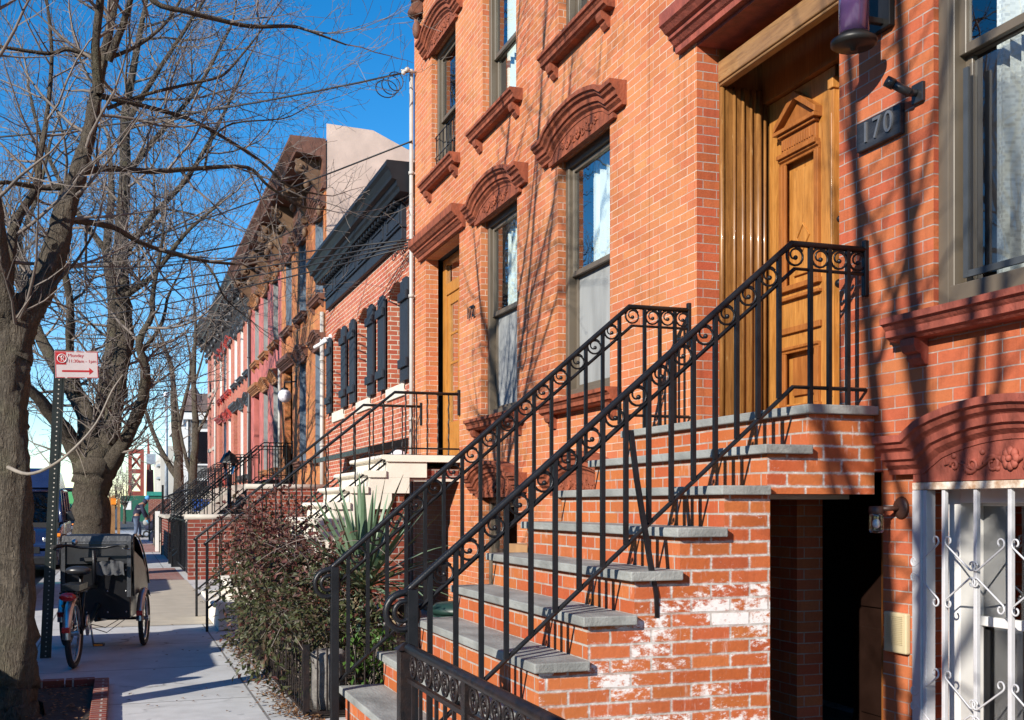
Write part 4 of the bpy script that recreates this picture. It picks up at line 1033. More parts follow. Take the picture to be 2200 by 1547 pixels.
b = MB(); b.box(.98,1.1,33.4,33.9,0,1.15); tag(b.build('gate_pier', M['frame_white']), 'white painted gate pier at the far end of the fences', 'pier')
def iron_fence(name, label, x, y0, y1, h, n, group=None, slat=False, arch=0):
    f = thing(name, label, 'fence', (x, (y0+y1)/2, 0), 0, group)
    b = MB(); b.box(x-.015,x+.015,y0,y1,h-.03,h); b.box(x-.015,x+.015,y0,y1,.1,.13); b.build('rails', M['iron'], f)
    for k in range(n+1):
        y = y0+(y1-y0)*k/n; b = MB()
        if slat: b.box(x-.01,x+.01,y,y+(y1-y0)/n*.75,.06,h-.03)
        else: b.box(x-.009,x+.009,y-.009,y+.009,.06,h+.06)
        b.build('picket', M['iron'], f)
    return f
iron_fence('iron_gate', 'black slatted iron gate beside the brick yard wall', 1.2, 20.9, 22.0, 1.02, 9, slat=True)
FG = 'black iron yard fences'
iron_fence('iron_fence', 'black iron picket fence just beyond the slatted gate', 1.18, 22.2, 26.4, 1.05, 26, FG)
iron_fence('iron_fence', 'farther black iron picket fence before the white gate pier', 1.18, 26.6, 28.4, 1.05, 12, FG)
lf = thing('lattice_fence', 'black arched lattice fence panel behind the far yard wall', 'fence', (1.6, 33.2, 1))
b = MB()
def arch_h(q): return 1.55+.22*math.sin(PI*q)
X0, X1, YL = 1.2, 2.9, 33.3
for k in range(15):
    q = k/14; x = X0+(X1-X0)*q
    for s in (-1, 1):
        x2 = x+s*.5; q2 = (x2-X0)/(X1-X0)
        if 0 <= q2 <= 1: b.tube([(x,YL,1.2),(x2,YL,min(arch_h(q2),1.75))], .012, 4)
b.tube([(X0+(X1-X0)*k/12,YL,arch_h(k/12)) for k in range(13)], .02, 5); b.box(X0,X1,YL-.015,YL+.015,1.17,1.2)
b.build('lattice', M['iron'], lf)
b = MB(); b.box(X0-.06,X0,YL-.03,YL+.03,0,1.9); b.box(X1,X1+.06,YL-.03,YL+.03,0,1.7); b.build('posts', M['iron'], lf)
yl = thing('yard_lamp', 'small black lantern on a post in the yard of the golden brick house', 'lamp post', (2.2, 24.3, 0))
b = MB(); b.tube([(2.2,24.3,0),(2.2,24.3,1.98)], .045, 8); b.build('post', M['iron'], yl)
b = MB(); b.lathe((2.2,24.3,0), [(.07,1.98),(.13,2.22)], 6, sm=False); b.build('lantern_glass', M['glass'], yl)
b = MB(); b.lathe((2.2,24.3,0), [(.21,2.22),(.20,2.25),(.12,2.40),(.05,2.44),(.0,2.50)], 8, sm=False); b.build('cap', M['iron'], yl)
def black_stoop(name, label, y0, y1, mat, rails, lx=3.0):
    s = thing(name, label, 'stoop', (2.4, (y0+y1)/2, 0))
    ru, ri, lz = .235, .2035, 1.84
    for i in range(9):
        x0 = lx-i*ru; t = MB(); t.box(x0, XF-.005 if i == 0 else x0+ru+.03, y0, y1, lz-i*ri-.05, lz-i*ri); t.build('tread', mat, s)
    for y in (y0-.02, y1-.03):
        b = MB(); b.prism([(lx-8*ru-.05, 0), (lx-8*ru-.05, lz-8*ri+.03), (lx, lz+.05), (XF-.005, lz+.05), (XF-.005, lz-.25), (lx+.15, lz-.25), (lx-6.5*ru, 0)], 'y', y-.002, y+.052); b.build('stringer', mat, s)
    b = MB(); b.box(lx+.3,XF-.01,y0+.05,y1-.05,0,lz-.3)
    for i in range(9): b.box(lx-i*ru+.04, lx-i*ru+.06, y0+.05, y1-.05, lz-(i+1)*ri, lz-i*ri-.05)
    b.build('riser_plate', mat, s)
    for (lab, y, g) in rails:
        stair_rail('stair_railing', lab, y, lx-8*ru-.06, 1.02, lx, .866, XF-.01, lx-8*ru+.12, 11, .165, g, M['iron'], scroll=False, topr=.014, gap=.08, drop=.72, newel_w=.014, flat_n=5)
    return s
FR = 'iron stair railings of the farther stoops'
black_stoop('iron_stoop', 'black iron stoop of the golden brick house', 25.0, 26.4, M['iron'], [('nearer black railing of the golden brick house stoop', 24.98, FR), ('farther black railing of the golden brick house stoop', 26.42, FR)])
black_stoop('stone_stoop', 'brown stone stoop in front of the pink house', 31.2, 32.7, M['concrete'], [('nearer black railing of the pink house stoop', 31.2, FR), ('farther black railing of the pink house stoop', 32.7, FR)])
black_stoop('stone_stoop', 'grey stone stoop in front of the rose house with black hoods', 37.2, 38.7, M['concrete'], [('nearer black railing of the stoop under the black hoods', 37.2, FR), ('farther black railing of the stoop under the black hoods', 38.7, FR)])
black_stoop('stone_stoop', 'grey stone stoop in front of the rose house with red hoods', 43.0, 44.4, M['concrete'], [('nearer black railing of the stoop under the red hoods', 43.0, FR), ('farther black railing of the stoop under the red hoods', 44.4, FR)])
b = MB(); b.box(2.05,2.5,33.8,34.2,1.15,1.45); b.box(2.02,2.53,33.77,34.23,1.45,1.5); o = b.build('storage_box', plain('blue plastic', (.02,.07,.30), .4)); tag(o, 'small blue plastic box on a ledge by the rose house stoops', 'box')
b = MB(); b.box(1.9,2.7,33.5,34.5,0,1.148); tag(b.build('stone_ledge', M['concrete']), 'weathered concrete ledge carrying the blue box', 'ledge')
# lamps and cameras on the farther fronts
gl = thing('globe_lamp', 'white globe lamp on an iron arm beside the golden brick doorway', 'wall lamp', (XF, 24.7, 3.9))
b = MB(); b.ball((XF-.22,24.72,3.72), .15, 14); b.build('globe', M['globe'], gl)
b = MB(); b.tube([(XF,24.55,4.02),(XF-.22,24.72,4.02),(XF-.22,24.72,3.86)], .018, 6); b.lathe((XF-.22,24.72,0), [(.08,3.84),(.07,3.89),(.02,3.91)], 10); b.box(XF-.02,XF,24.5,24.6,3.9,4.15); b.build('arm', M['iron'], gl)
g2 = thing('globe_lamp', 'white globe lamp under the navy cottage awning', 'wall lamp', (XF, 14.55, 1.9))
b = MB(); b.ball((XF-.14,14.5,1.98), .10, 14, sc=(1.15,1.15,.85)); b.build('globe', M['globe'], g2)
b = MB(); b.tube([(XF,14.45,1.98),(XF-.1,14.48,1.98)], .03, 8); b.build('arm', M['white_plastic'], g2)
sc_ = thing('security_camera', 'white bullet security camera on the cottage wall', 'camera', (XF, 20.3, 4.3))
b = MB(); b.tube([(XF,20.25,4.36),(XF-.12,20.3,4.36),(XF-.18,20.33,4.28)], .02, 8); b.lathe((XF,20.25,4.36), [(.08,0),(.07,-.04)], 12, 'x'); b.build('bracket', M['white_plastic'], sc_)
b = MB(); b.tube([(XF-.08,20.2,4.32),(XF-.28,20.42,4.20)], .034, 10); b.build('camera_body', M['white_plastic'], sc_)
# ================================================================= things far down the street
sh = thing('shingle_house', 'grey shingled house with white corner boards beyond the row, behind bare trees', 'house', (4, 66, 0))
M['shingle'] = brick('grey shingles', (.16,.15,.145), (.23,.22,.205), (.07,.068,.065), bw=.18, bh=.2, ms=.012, grime=.2)
b = MB(); b.box(3.3,11,63.5,75,0,6.3); b.build('wall', M['shingle'], sh)
b = MB(); b.box(3.2,3.55,63.42,63.7,0,6.0); b.box(3.1,11.1,63.3,63.49,6.0,6.4); b.box(3.0,3.29,63.3,75,5.7,6.45); b.build('corner_board', M['frame_white'], sh)
b = MB(); b.add([(3.0,63.2,6.45),(11.2,63.2,6.45),(11.2,75.2,6.45),(3.0,75.2,6.45),(4.0,64.2,7.5),(9.6,64.6,7.8),(9.6,73.6,7.8),(4.0,73.6,7.5)],[(0,1,5,4),(1,2,6,5),(2,3,7,6),(3,0,4,7),(4,5,6,7)]); ro = b.build('roof', plain('slate roof', (.12,.085,.075), .8, var=.3, scale=4), sh)
b = MB(); b.lathe((3.9,64.2,6.4), [(.7,0),(.6,.6),(.0,1.7)], 8, sm=False); b.build('turret', plain('turret slate', (.11,.08,.08), .8), ro)
for y in (65, 68.5, 72):
    for z in (.9, 3.6):
        w = MB(); w.box(3.22,3.3,y-.6,y+.6,z-.1,z+2.0); wo = w.build('window', M['frame_white'], sh)
        g = MB(); g.box(3.2,3.219,y-.45,y+.45,z,z+1.85); g.build('pane', M['glass_dark'], wo)
for x in (4.3, 6.4):
    for z in (.9, 3.6):
        w = MB(); w.box(x-.5,x+.5,63.42,63.5,z-.1,z+1.9); wo = w.build('window', M['frame_white'], sh)
        g = MB(); g.box(x-.38,x+.38,63.40,63.419,z,z+1.75); g.build('pane', M['glass_dark'], wo)
wb = thing('white_building', 'plain cream building end beyond the slim lamp post', 'building', (6, 120, 0))
b = MB(); b.prism([(3.95,0),(3.95,6.2),(4.6,7.3),(9,7.3),(16,7.3),(16,0)], 'y', 118, 140); b.build('wall', plain('cream render', (.46,.43,.38), .8, var=.08, scale=.5), wb)
b = MB(); b.box(3.7,3.97,119,124,4.0,4.2); b.box(3.7,3.97,119,124,5.3,5.5); b.build('ledge', M['metal_grey'], wb)
sl_ = thing('street_lamp', 'slim pale street lamp post in front of the cream building', 'street lamp', (3.6, 82, 0))
b = MB(); b.tube([(3.05,80,0),(3.05,80,8.7)], [.14,.09], 8); b.build('pole', M['metal_grey'], sl_)
b = MB(); b.ball((3.05,80,8.85), .22, 10); b.build('lamp_head', M['globe'], sl_)
b = MB(); b.tube([(3.0,80,4.7),(2.2,80,4.9)], .05, 6); b.box(1.75,2.35,79.8,80.2,4.1,4.8); b.build('signal_box', M['metal_grey'], sl_)
# red lattice gantry
rd = plain('red lead paint', (.24,.045,.03), .7, var=.25, scale=1)
tw = thing('steel_gantry', 'red steel lattice tower far down the street', 'tower', (3, 160, 0))
gx0, gx1, gy = 1.4, 2.95, 160
b = MB()
for x in (gx0, gx1):
    b.box(x-.24,x+.24,gy-.3,gy+.3,0,8.9)
b.build('legs', rd, tw)
for z in (8.3, 5.6, 2.6):
    b = MB(); b.box(gx0+.24,gx1-.24,gy-.25,gy+.25,z,z+.6); b.build('cross_beam', rd, tw)
b = MB()
for z0, z1 in ((6.2,8.3),(3.2,5.6),(.3,2.6)):
    b.tube([(gx0,gy,z0),(gx1,gy,z1)], .16, 4); b.tube([(gx0,gy,z1),(gx1,gy,z0)], .16, 4)
b.build('bracing', rd, tw)
b = MB(); b.add([(3.5,gy+2,0),(4.6,gy+2,0),(4.6,gy+4,0),(3.5,gy+4,0),(3.6,gy+2,6.2),(4.45,gy+2,6.2),(4.45,gy+4,6.2),(3.6,gy+4,6.2)],[(0,1,5,4),(1,2,6,5),(2,3,7,6),(3,0,4,7),(4,5,6,7)])
b.add([(3.6,gy+2.2,6.2),(4.2,gy+2.2,6.2),(4.2,gy+3.2,6.2),(3.6,gy+3.2,6.2),(3.72,gy+2.8,11.2),(3.82,gy+2.8,11.2),(3.82,gy+3,11.2),(3.72,gy+3,11.2)],[(0,1,5,4),(1,2,6,5),(2,3,7,6),(3,0,4,7),(4,5,6,7)])
tag(b.build('red_spire', rd), 'narrow red brick spire behind the steel gantry', 'spire')
hb = thing('site_hoarding', 'dark green plywood hoarding across the end of the pavement', 'hoarding', (1.5, 95, 0))
b = MB(); b.box(.1,3.3,95,95.1,0,2.08); b.build('panel', plain('green hoarding paint', (.012,.10,.062), .6, var=.2), hb)
b = MB(); b.box(.3,.92,94.96,94.999,.95,1.65); b.build('notice_sheet', M['frame_white'], hb)
b = MB(); b.box(2.1,3.3,94.9,95.2,2.082,2.4); b.build('top_rail', plain('teal rail', (.02,.22,.17), .6), hb)
bw_ = MB(); bw_.box(1.7,3.0,72,72.3,0,1.7); tag(bw_.build('brick_wall', M['brick_yard']), 'low brick boundary wall beyond the mail carrier', 'wall')
# ================================================================= bare street trees
def refine(l, k, rnd, wob):
    out = []
    n = len(l)
    for i in range(n-1):
        p0 = Vector(l[max(i-1,0)][:3]); p1 = Vector(l[i][:3]); p2 = Vector(l[i+1][:3]); p3 = Vector(l[min(i+2,n-1)][:3])
        for j in range(k):
            t = j/k
            p = .5*((2*p1)+(p2-p0)*t+(2*p0-5*p1+4*p2-p3)*t*t+(3*p1-p0-3*p2+p3)*t**3)
            r = l[i][3]*(1-t)+l[i+1][3]*t
            w = wob*r
            out.append((p+Vector((rnd.uniform(-w,w), rnd.uniform(-w,w), rnd.uniform(-w,w)*.3)), r))
    out.append((Vector(l[-1][:3]), l[-1][3]))
    return out
def sprout(mb, base, d, length, r, level, rnd, up=.25, dens=1.0, minr=.0016):
    n = max(3, int(length/.14)) if level < 3 else 3
    n = min(n, 9); p = Vector(base); d = Vector(d).normalized(); pts = [p.copy()]; rr = [r]
    for i in range(n):
        d = (d+Vector((rnd.uniform(-1,1), rnd.uniform(-1,1), rnd.uniform(-1,1)))*.20+Vector((0,0,up*.28))).normalized()
        p = p+d*length/n; pts.append(p.copy()); rr.append(max(minr, r*(1-.8*(i+1)/n)))
    mb.tube(pts, rr, 5 if r > .011 else (4 if r > .006 else 3), 0, False)
    if level >= 3: return
    m = int((length*(6.5 if level == 1 else 8)+rnd.random())*dens)
    for k in range(m):
        q = .15+.85*(k+rnd.random())/max(1,m); i = min(n-1, int(q*n)); b = pts[i].lerp(pts[i+1], q*n-i if q*n-i <= 1 else 1)
        ax = (pts[i+1]-pts[i]).normalized(); s = Vector((rnd.uniform(-1,1), rnd.uniform(-1,1), rnd.uniform(-1,1))); s = (s-ax*s.dot(ax)).normalized()
        sprout(mb, b, ax*.75+s*.8, length*rnd.uniform(.28,.52)*(1.1-.4*q), max(minr, rr[i]*.55), level+1, rnd, up, dens, minr)
def tree(label, limbs, seed, dens=1.0, twig_len=1.0, base=None, thick=.03, burl=True, name='street_tree', group='bare street trees', per_m=6.5, minr=.0016, skip=(0,), up=.25, sides=14):
    rnd = random.Random(seed); b0 = limbs[0][0]
    root = thing(name, label, 'tree', (b0[0], b0[1], 0), 0, group)
    tk = MB(); cr = MB(); lm = MB()
    for li, l in enumerate(limbs):
        rf = refine(l, 10 if (l[0][3] > .08 and seed == 6) else (5 if l[0][3] > thick else 4), rnd, .05 if seed == 6 else .10)
        pts = [p for p, r in rf]; rs = [r for p, r in rf]
        big = l[0][3] > thick
        if big:
            n = sides*2 if (seed == 6 and l[0][3] > .08) else sides; o = len(tk.v); tk.tube(pts, rs, n, 0, True)
            k = 0
            for i in range(len(pts)):          # lumpy bark: push each ring point in and out
                for j in range(n):
                    v = Vector(tk.v[o+i*n+j]); c = pts[i]; f = 1+.06*math.sin(j*2*PI/n*3+i*.35+seed)+.05*math.sin(j*2*PI/n*7-i*.5)+rnd.uniform(-.06,.06)
                    if burl and rnd.random() < .02: f += .18
                    if li == 0 and i < 4: f += .10*(4-i)/4*(1+.5*math.sin(j*1.8))
                    tk.v[o+i*n+j] = tuple(c+(v-c)*f)
        else:
            lm.tube(pts, rs, 7, 0, True)
        if li in skip: continue
        tot = 0
        for i in range(len(pts)-1):
            seg = (pts[i+1]-pts[i]); L = seg.length; tot += L*per_m*dens
            while tot > 1:
                tot -= 1
                if rnd.random() < .1: continue
                ax = seg.normalized(); s = Vector((rnd.uniform(-1,1), rnd.uniform(-1,1), rnd.uniform(-1,1))); s = (s-ax*s.dot(ax)).normalized()
                sprout(cr, pts[i]+seg*rnd.random(), ax*.5+s, twig_len*rnd.uniform(.35,1.3), max(.0035, min(.014*twig_len, rs[i]*.5)), 1, rnd, up, dens, minr)
        sprout(cr, pts[-1], pts[-1]-pts[-2], twig_len*.9, rs[-1], 1, rnd, up*.5, dens, minr)
    tk.build('trunk', M['bark'], root, fix=False)
    if lm.v: lm.build('limbs', M['bark'], root, fix=False)
    cr.build('crown', M['twig'], root, fix=False)
    return root
T1 = [
  [(-0.62,7.64,-0.06,0.175),(-0.62,7.64,.14,0.135),(-0.61,7.63,0.41,0.117),(-0.62,7.64,0.99,0.111),(-0.63,7.64,1.58,0.102),(-0.65,7.7,2.02,0.103),(-0.63,7.75,2.41,0.112),(-0.6,7.74,2.55,0.09),(-.6,7.74,2.68,.04)],
  [(-0.62,7.73,2.25,0.10),(-0.6,7.74,2.47,0.098),(-0.5,7.81,2.67,0.087),(-0.41,7.88,2.93,0.079),(-0.34,7.96,3.26,0.068),(-0.27,8.04,3.53,0.059),(-0.21,8.13,3.78,0.048),(-0.17,8.22,4.04,0.042),(-0.11,8.41,4.47,0.033),(-0.04,8.6,4.92,0.027),(0.03,8.79,5.39,0.024),(0.12,9.08,6.11,0.014)],
  [(-0.64,7.74,2.2,0.09),(-0.65,7.75,2.41,0.089),(-0.68,7.66,2.63,0.067),(-0.71,7.56,2.95,0.058),(-0.76,7.48,3.41,0.045),(-0.83,7.39,3.94,0.031),(-0.85,7.29,4.53,0.019)],
  [(-0.68,7.66,2.6,0.047),(-0.65,7.86,3.03,0.033),(-0.63,7.96,3.2,0.03),(-0.53,8.14,3.46,0.025),(-0.51,8.24,3.7,0.022),(-0.47,8.33,4.01,0.016),(-0.45,8.53,4.51,0.013),(-0.49,8.65,4.95,0.01)],
  [(-0.26,8.04,3.54,0.028),(-0.17,8.12,3.61,0.025),(-0.05,8.18,3.65,0.022),(0.23,8.29,3.69,0.02),(0.56,8.49,3.8,0.017),(0.92,8.69,3.9,0.014),(1.08,8.74,3.79,0.011),(1.33,8.86,3.69,0.008),(1.57,8.99,3.71,0.005)],
  [(-0.12,8.21,4.15,0.022),(0.14,8.33,4.16,0.016),(0.46,8.53,4.17,0.015),(0.71,8.76,4.15,0.014),(1.05,8.96,4.04,0.012),(1.29,9.09,3.9,0.01),(1.59,9.3,3.91,0.006)],
  [(0.04,7.62,4.83,0.024),(0.21,7.66,4.62,0.018),(0.42,7.7,4.6,0.017),(0.64,7.83,4.63,0.016),(0.87,7.96,4.67,0.015),(1.15,8.08,4.76,0.013),(1.29,8.13,4.77,0.01),(1.59,8.24,4.75,0.006)],
  [(-0.33,7.96,3.22,0.025),(-0.17,8.12,3.25,0.022),(-0.02,8.28,3.26,0.019),(0.14,8.43,3.21,0.017),(0.37,8.67,3.2,0.016),(0.62,8.9,3.21,0.014),(0.87,9.13,3.25,0.011)],
  [(0.6,8.9,3.22,0.011),(0.69,8.87,3.1,0.009),(0.78,8.95,2.94,0.007),(0.98,8.98,2.78,0.004)],
  [(-0.27,8.04,3.47,0.025),(-0.45,8.0,3.43,0.02),(-0.56,7.94,3.42,0.017),(-0.71,7.78,3.38,0.013),(-0.9,7.74,3.3,0.009)],
  [(-0.1,8.41,4.47,0.02),(-0.33,8.38,4.51,0.016),(-0.46,8.32,4.44,0.014),(-0.76,8.22,4.41,0.011)],
  [(-0.08,8.3,4.1,0.015),(0.17,8.31,4.23,0.012),(0.46,8.43,4.38,0.011),(0.7,8.55,4.51,0.01),(0.81,8.62,4.64,0.009),(1.02,8.65,4.94,0.006),(1.18,8.7,5.22,0.004)],
  [(-0.07,8.4,4.49,0.016),(0.14,8.43,4.63,0.013),(0.33,8.47,4.84,0.011),(0.46,8.53,5.11,0.009)],
  [(-0.13,8.21,4.17,0.035),(-0.15,8.11,4.45,0.028),(-0.12,7.99,4.72,0.025),(-0.1,7.88,5.04,0.015)],
  [(-0.07,8.4,4.47,0.03),(0.04,8.26,4.73,0.023),(0.1,8.13,4.94,0.016)],
  [(0.59,8.48,3.79,0.01),(0.65,8.57,4.04,0.008),(0.81,8.62,4.2,0.007),(1.18,8.59,4.27,0.005),(1.37,8.63,4.4,0.003)],
  [(-.75,7.45,4.2,.035),(-.7,7.1,5.2,.03),(-.65,6.8,6.2,.025),(-.6,6.6,7.4,.018),(-.5,6.5,8.6,.01)],
  [(-.85,7.3,4.4,.03),(-.9,6.7,5.2,.026),(-.9,6.2,6.2,.02),(-.85,5.9,7.4,.012)],
  [(0.0,8.7,5.2,.03),(.05,8.3,6.2,.025),(.1,7.9,7.3,.02),(.2,7.6,8.6,.01)],
  [(-.1,7.9,5.0,.025),(-.1,7.4,5.8,.02),(0,7.1,6.8,.016),(.1,6.9,8,.01)],
  [(-.8,7.4,4.8,.025),(-.4,7.0,5.6,.02),(-.1,6.5,6.4,.015),(.1,6.2,7.6,.01)],
  [(-.85,6.9,4.9,.022),(-.75,6.2,5.6,.018),(-.6,5.6,6.3,.014),(-.5,5.3,7.4,.008)],
  [(-0.55,7.72,2.5,0.021),(-0.36,7.76,2.79,0.012),(-0.26,7.83,2.93,0.009),(-0.16,7.9,3.13,0.007)],
]
T2 = [
  [(-0.46,22.42,-0.03,0.385),(-0.48,22.43,0.76,0.333),(-0.52,22.44,1.55,0.306),(-0.44,22.41,1.95,0.34),(-0.38,22.39,2.30,0.27),(-0.36,22.39,2.62,0.12)],
  [(-0.36,22.37,1.75,0.22),(-0.26,22.35,2.21,0.21),(-0.11,22.3,2.95,0.158),(-0.02,22.16,3.55,0.157),(0.08,22.13,4.33,0.148),(0.06,22.03,5.19,0.139),(0.02,22.04,5.88,0.13),(0.07,21.92,6.81,0.112),(0.11,21.8,7.64,0.103),(0.1,21.7,8.46,0.085),(0.27,21.53,9.45,0.059),(0.47,21.35,10.51,0.034)],
  [(-0.50,22.45,1.7,0.22),(-0.53,22.45,2.21,0.21),(-0.58,22.46,2.95,0.175),(-0.76,22.74,3.41,0.159),(-0.93,23.01,3.69,0.143),(-1.25,23.55,4.19,0.118),(-1.48,23.84,4.68,0.101),(-1.71,24.13,5.45,0.083),(-1.91,24.52,6.63,0.066)],
  [(-0.52,22.46,1.55,0.24),(-0.63,22.48,2.07,0.21),(-0.87,22.35,2.54,0.156),(-1.16,22.03,3.0,0.119),(-1.54,21.74,3.41,0.092),(-1.97,21.47,3.7,0.073),(-2.4,21.3,4.1,0.048)],
  [(-0.42,22.41,2.25,0.175),(-0.36,22.81,2.98,0.125),(-0.26,23.2,3.74,0.118),(-0.14,23.58,4.52,0.111),(-0.12,24.0,5.52,0.104),(-0.25,24.47,6.55,0.086),(-0.15,24.86,7.72,0.068),(-0.2,25.3,9.12,0.04)],
  [(-0.42,22.38,1.5,0.22),(-0.23,22.34,1.99,0.19),(0.05,21.93,2.41,0.129),(0.27,21.63,2.87,0.111),(0.41,21.37,3.32,0.102),(0.44,21.15,3.8,0.084),(0.34,20.97,4.23,0.066),(0.54,20.8,4.67,0.05),(0.57,20.68,5.15,0.041),(0.69,20.54,5.78,0.029),(0.74,20.41,6.25,0.016)],
  [(0.35,21.08,4.04,0.042),(0.72,21.48,4.62,0.034),(0.86,21.96,5.22,0.026),(1.04,22.32,5.66,0.018)],
  [(-0.72,22.73,3.32,0.106),(-0.86,22.14,4.12,0.077),(-0.84,21.71,4.99,0.067),(-0.98,21.33,5.99,0.05),(-0.89,20.88,6.87,0.032)],
  [(0.04,22.03,5.88,0.069),(0.55,21.96,6.69,0.052),(1.22,21.84,7.5,0.044),(1.8,21.73,8.58,0.031),(2.23,21.68,9.59,0.018)],
  [(0.09,21.82,7.38,0.06),(0.69,21.81,8.22,0.048),(1.38,21.79,9.16,0.035),(1.99,21.78,10.38,0.022)],
  [(0.09,21.72,8.29,0.06),(0.67,21.34,9.24,0.042),(1.23,21.05,10.12,0.029),(1.73,20.79,10.92,0.017)],
  [(0.07,22.03,5.19,0.061),(0.59,21.42,5.54,0.042),(1.14,21.01,6.25,0.034),(1.69,20.61,6.71,0.017)],
  [(-0.25,24.47,6.55,0.067),(-0.96,24.71,7.61,0.048),(-1.5,24.9,8.85,0.038),(-1.77,24.99,10.0,0.024)],
  [(-1.71,24.13,5.45,0.074),(-1.95,24.02,6.14,0.055),(-1.52,23.87,7.43,0.037),(-1.27,23.79,8.53,0.028)],
]
T3 = [
  [(2.31,47.95,0.0,0.25),(2.31,47.95,2.96,0.192),(2.21,47.99,4.11,0.172),(2.15,48.01,5.26,0.134),(2.06,48.04,6.79,0.096),(1.74,48.15,7.94,0.058),(1.43,48.26,8.9,0.029)],
  [(2.31,47.95,2.38,0.134),(1.61,48.2,3.63,0.096),(1.12,48.37,4.88,0.077),(0.94,48.43,5.64,0.038)],
  [(2.21,47.99,4.11,0.115),(2.51,47.88,5.45,0.077),(2.79,47.78,6.98,0.058),(2.6,47.85,8.33,0.029)],
]
T4 = [
  [(2.52,41.52,0.0,0.19),(2.48,41.53,2.41,0.133),(2.58,41.49,3.91,0.117),(2.52,41.52,6.08,0.083),(2.58,41.49,7.75,0.05),(2.5,41.52,9.08,0.025)],
  [(2.48,41.53,2.25,0.1),(2.26,41.6,3.0,0.067),(2.08,41.67,3.91,0.05),(1.95,41.72,5.08,0.027)],
  [(2.55,41.51,3.75,0.067),(2.89,41.38,4.41,0.05),(3.13,41.3,5.08,0.025)],
  [(2.52,41.52,5.58,0.05),(2.81,41.41,6.58,0.033),(3.05,41.33,7.75,0.017)],
]
t1 = tree('nearest rough-barked bare tree at the left edge with one long leaning limb', T1, 6, dens=.95, twig_len=.95, per_m=6.0)
sk = MB(); P = [(-0.64,7.49,1.56,0.014),(-0.5,7.07,1.51,0.010),(-0.36,6.8,1.55,0.0085),(-0.23,6.65,1.65,0.007),(-0.12,6.67,1.79,0.006),(-0.04,6.69,1.97,0.005),(0.02,6.72,2.07,0.003)]
rf = refine(P, 4, random.Random(3), .1); sk.tube([p for p, r in rf], [r for p, r in rf], 7)
for i, (dx, dz, L) in ((8,(-.3,.5,.25)),(12,(.2,-.5,.18)),(15,(-.5,.2,.22))): sprout(sk, rf[i][0], (dx, .1, dz), L, .005, 3, random.Random(i))
sk.build('sucker_branch', M['twig_light'], t1, fix=False)
tree('thick-trunked bare tree forking low into many stems, behind the sign post', T2, 9, dens=.95, twig_len=2.1, per_m=3.2, minr=.0034, skip=(0,))
tree('bare tree in front of the shingled house, the farther and stouter of two', T3, 21, dens=.6, twig_len=1.8, per_m=2.0, minr=.008, thick=.06, skip=())
tree('slim straight bare tree beside the last rose brick front', T4, 22, dens=.6, twig_len=1.6, per_m=2.2, minr=.007, thick=.05, skip=())
def wild(x, y, h, seed, r=.13, lean=0):
    rnd = random.Random(seed); L = []
    fork = h*.33
    L.append([(x,y,0,r*1.15),(x+.02,y,fork*.5,r),(x+lean*.2,y+.03,fork,r*.9)])
    for k in range(6):
        a = k*PI/3+rnd.uniform(-.3,.3); s = rnd.uniform(.22,.42)*h*.55
        p0 = (x+lean*.2, y+.03, fork-.1+.12*k, r*.6)
        L.append([p0, (x+math.cos(a)*s*.4, y+math.sin(a)*s*.4, fork+.22*(h-fork), r*.45), (x+math.cos(a)*s*.75, y+math.sin(a)*s*.75, fork+.55*(h-fork), r*.28), (x+math.cos(a)*s, y+math.sin(a)*s, h*rnd.uniform(.85,1), r*.1)])
    return L
# the street goes on behind the viewer: two more trees of the row stand there and throw their branches' shadows on the near house
tree('bare street tree at the kerb nearest the viewer, left out of view', [
  [(-.75,1.50,0,.16),(-.76,1.50,1.3,.13),(-.75,1.52,2.5,.12)],
  [(-.75,1.54,2.4,.07),(-.76,1.58,3.2,.050),(-.75,1.68,4.3,.044),(-.75,1.82,5.4,.036),(-.75,1.96,6.8,.025)],
  [(-.75,1.50,2.4,.07),(-.74,1.36,3.0,.052),(-.75,1.30,3.9,.048),(-.76,1.40,5.0,.042),(-.75,1.52,6.6,.028)],
  [(-.75,1.34,3.4,.04),(-.72,1.08,4.0,.034),(-.74,.95,5.0,.028),(-.75,.98,6.4,.018)],
  [(-.76,1.66,3.6,.032),(-.74,1.92,4.2,.026),(-.76,2.10,5.2,.02),(-.75,2.2,6.4,.012)],
  [(-.75,1.36,4.3,.028),(-.75,1.55,4.9,.022),(-.75,1.92,5.8,.015),(-.75,2.1,6.6,.01)],
  [(-.75,1.62,3.0,.03),(-.74,1.85,3.7,.026),(-.76,2.00,4.5,.022),(-.75,2.35,5.6,.018),(-.75,2.5,6.8,.01)],
  [(-.75,1.45,2.7,.032),(-.74,1.10,3.3,.027),(-.76,.86,4.2,.024),(-.75,.80,5.2,.018)],
  [(-.75,1.66,4.6,.026),(-.74,1.42,5.2,.02),(-.76,1.2,5.9,.016),(-.75,1.0,6.8,.01)],
  [(-.75,1.32,3.6,.026),(-.74,1.62,4.2,.022),(-.76,1.80,5.0,.018),(-.75,1.84,6.0,.012)],
 ], 31, dens=.7, twig_len=.9, per_m=3, thick=.034, skip=(0,))
tree('bare street tree farther back along the kerb, out of view', wild(-.8, -2.6, 7.5, 32, .15), 32, dens=.7, twig_len=1.1, per_m=3)
tree('hazy bare tree far off on the other side of the street', wild(-11, 52, 9, 41, .2), 41, dens=.7, twig_len=2.2, per_m=2.5, minr=.008, thick=.05)
tree('second hazy bare tree across the street, nearer the viewer than the other', wild(-10.5, 36, 8.5, 42, .2), 42, dens=.7, twig_len=2.2, per_m=2.5, minr=.007, thick=.05)
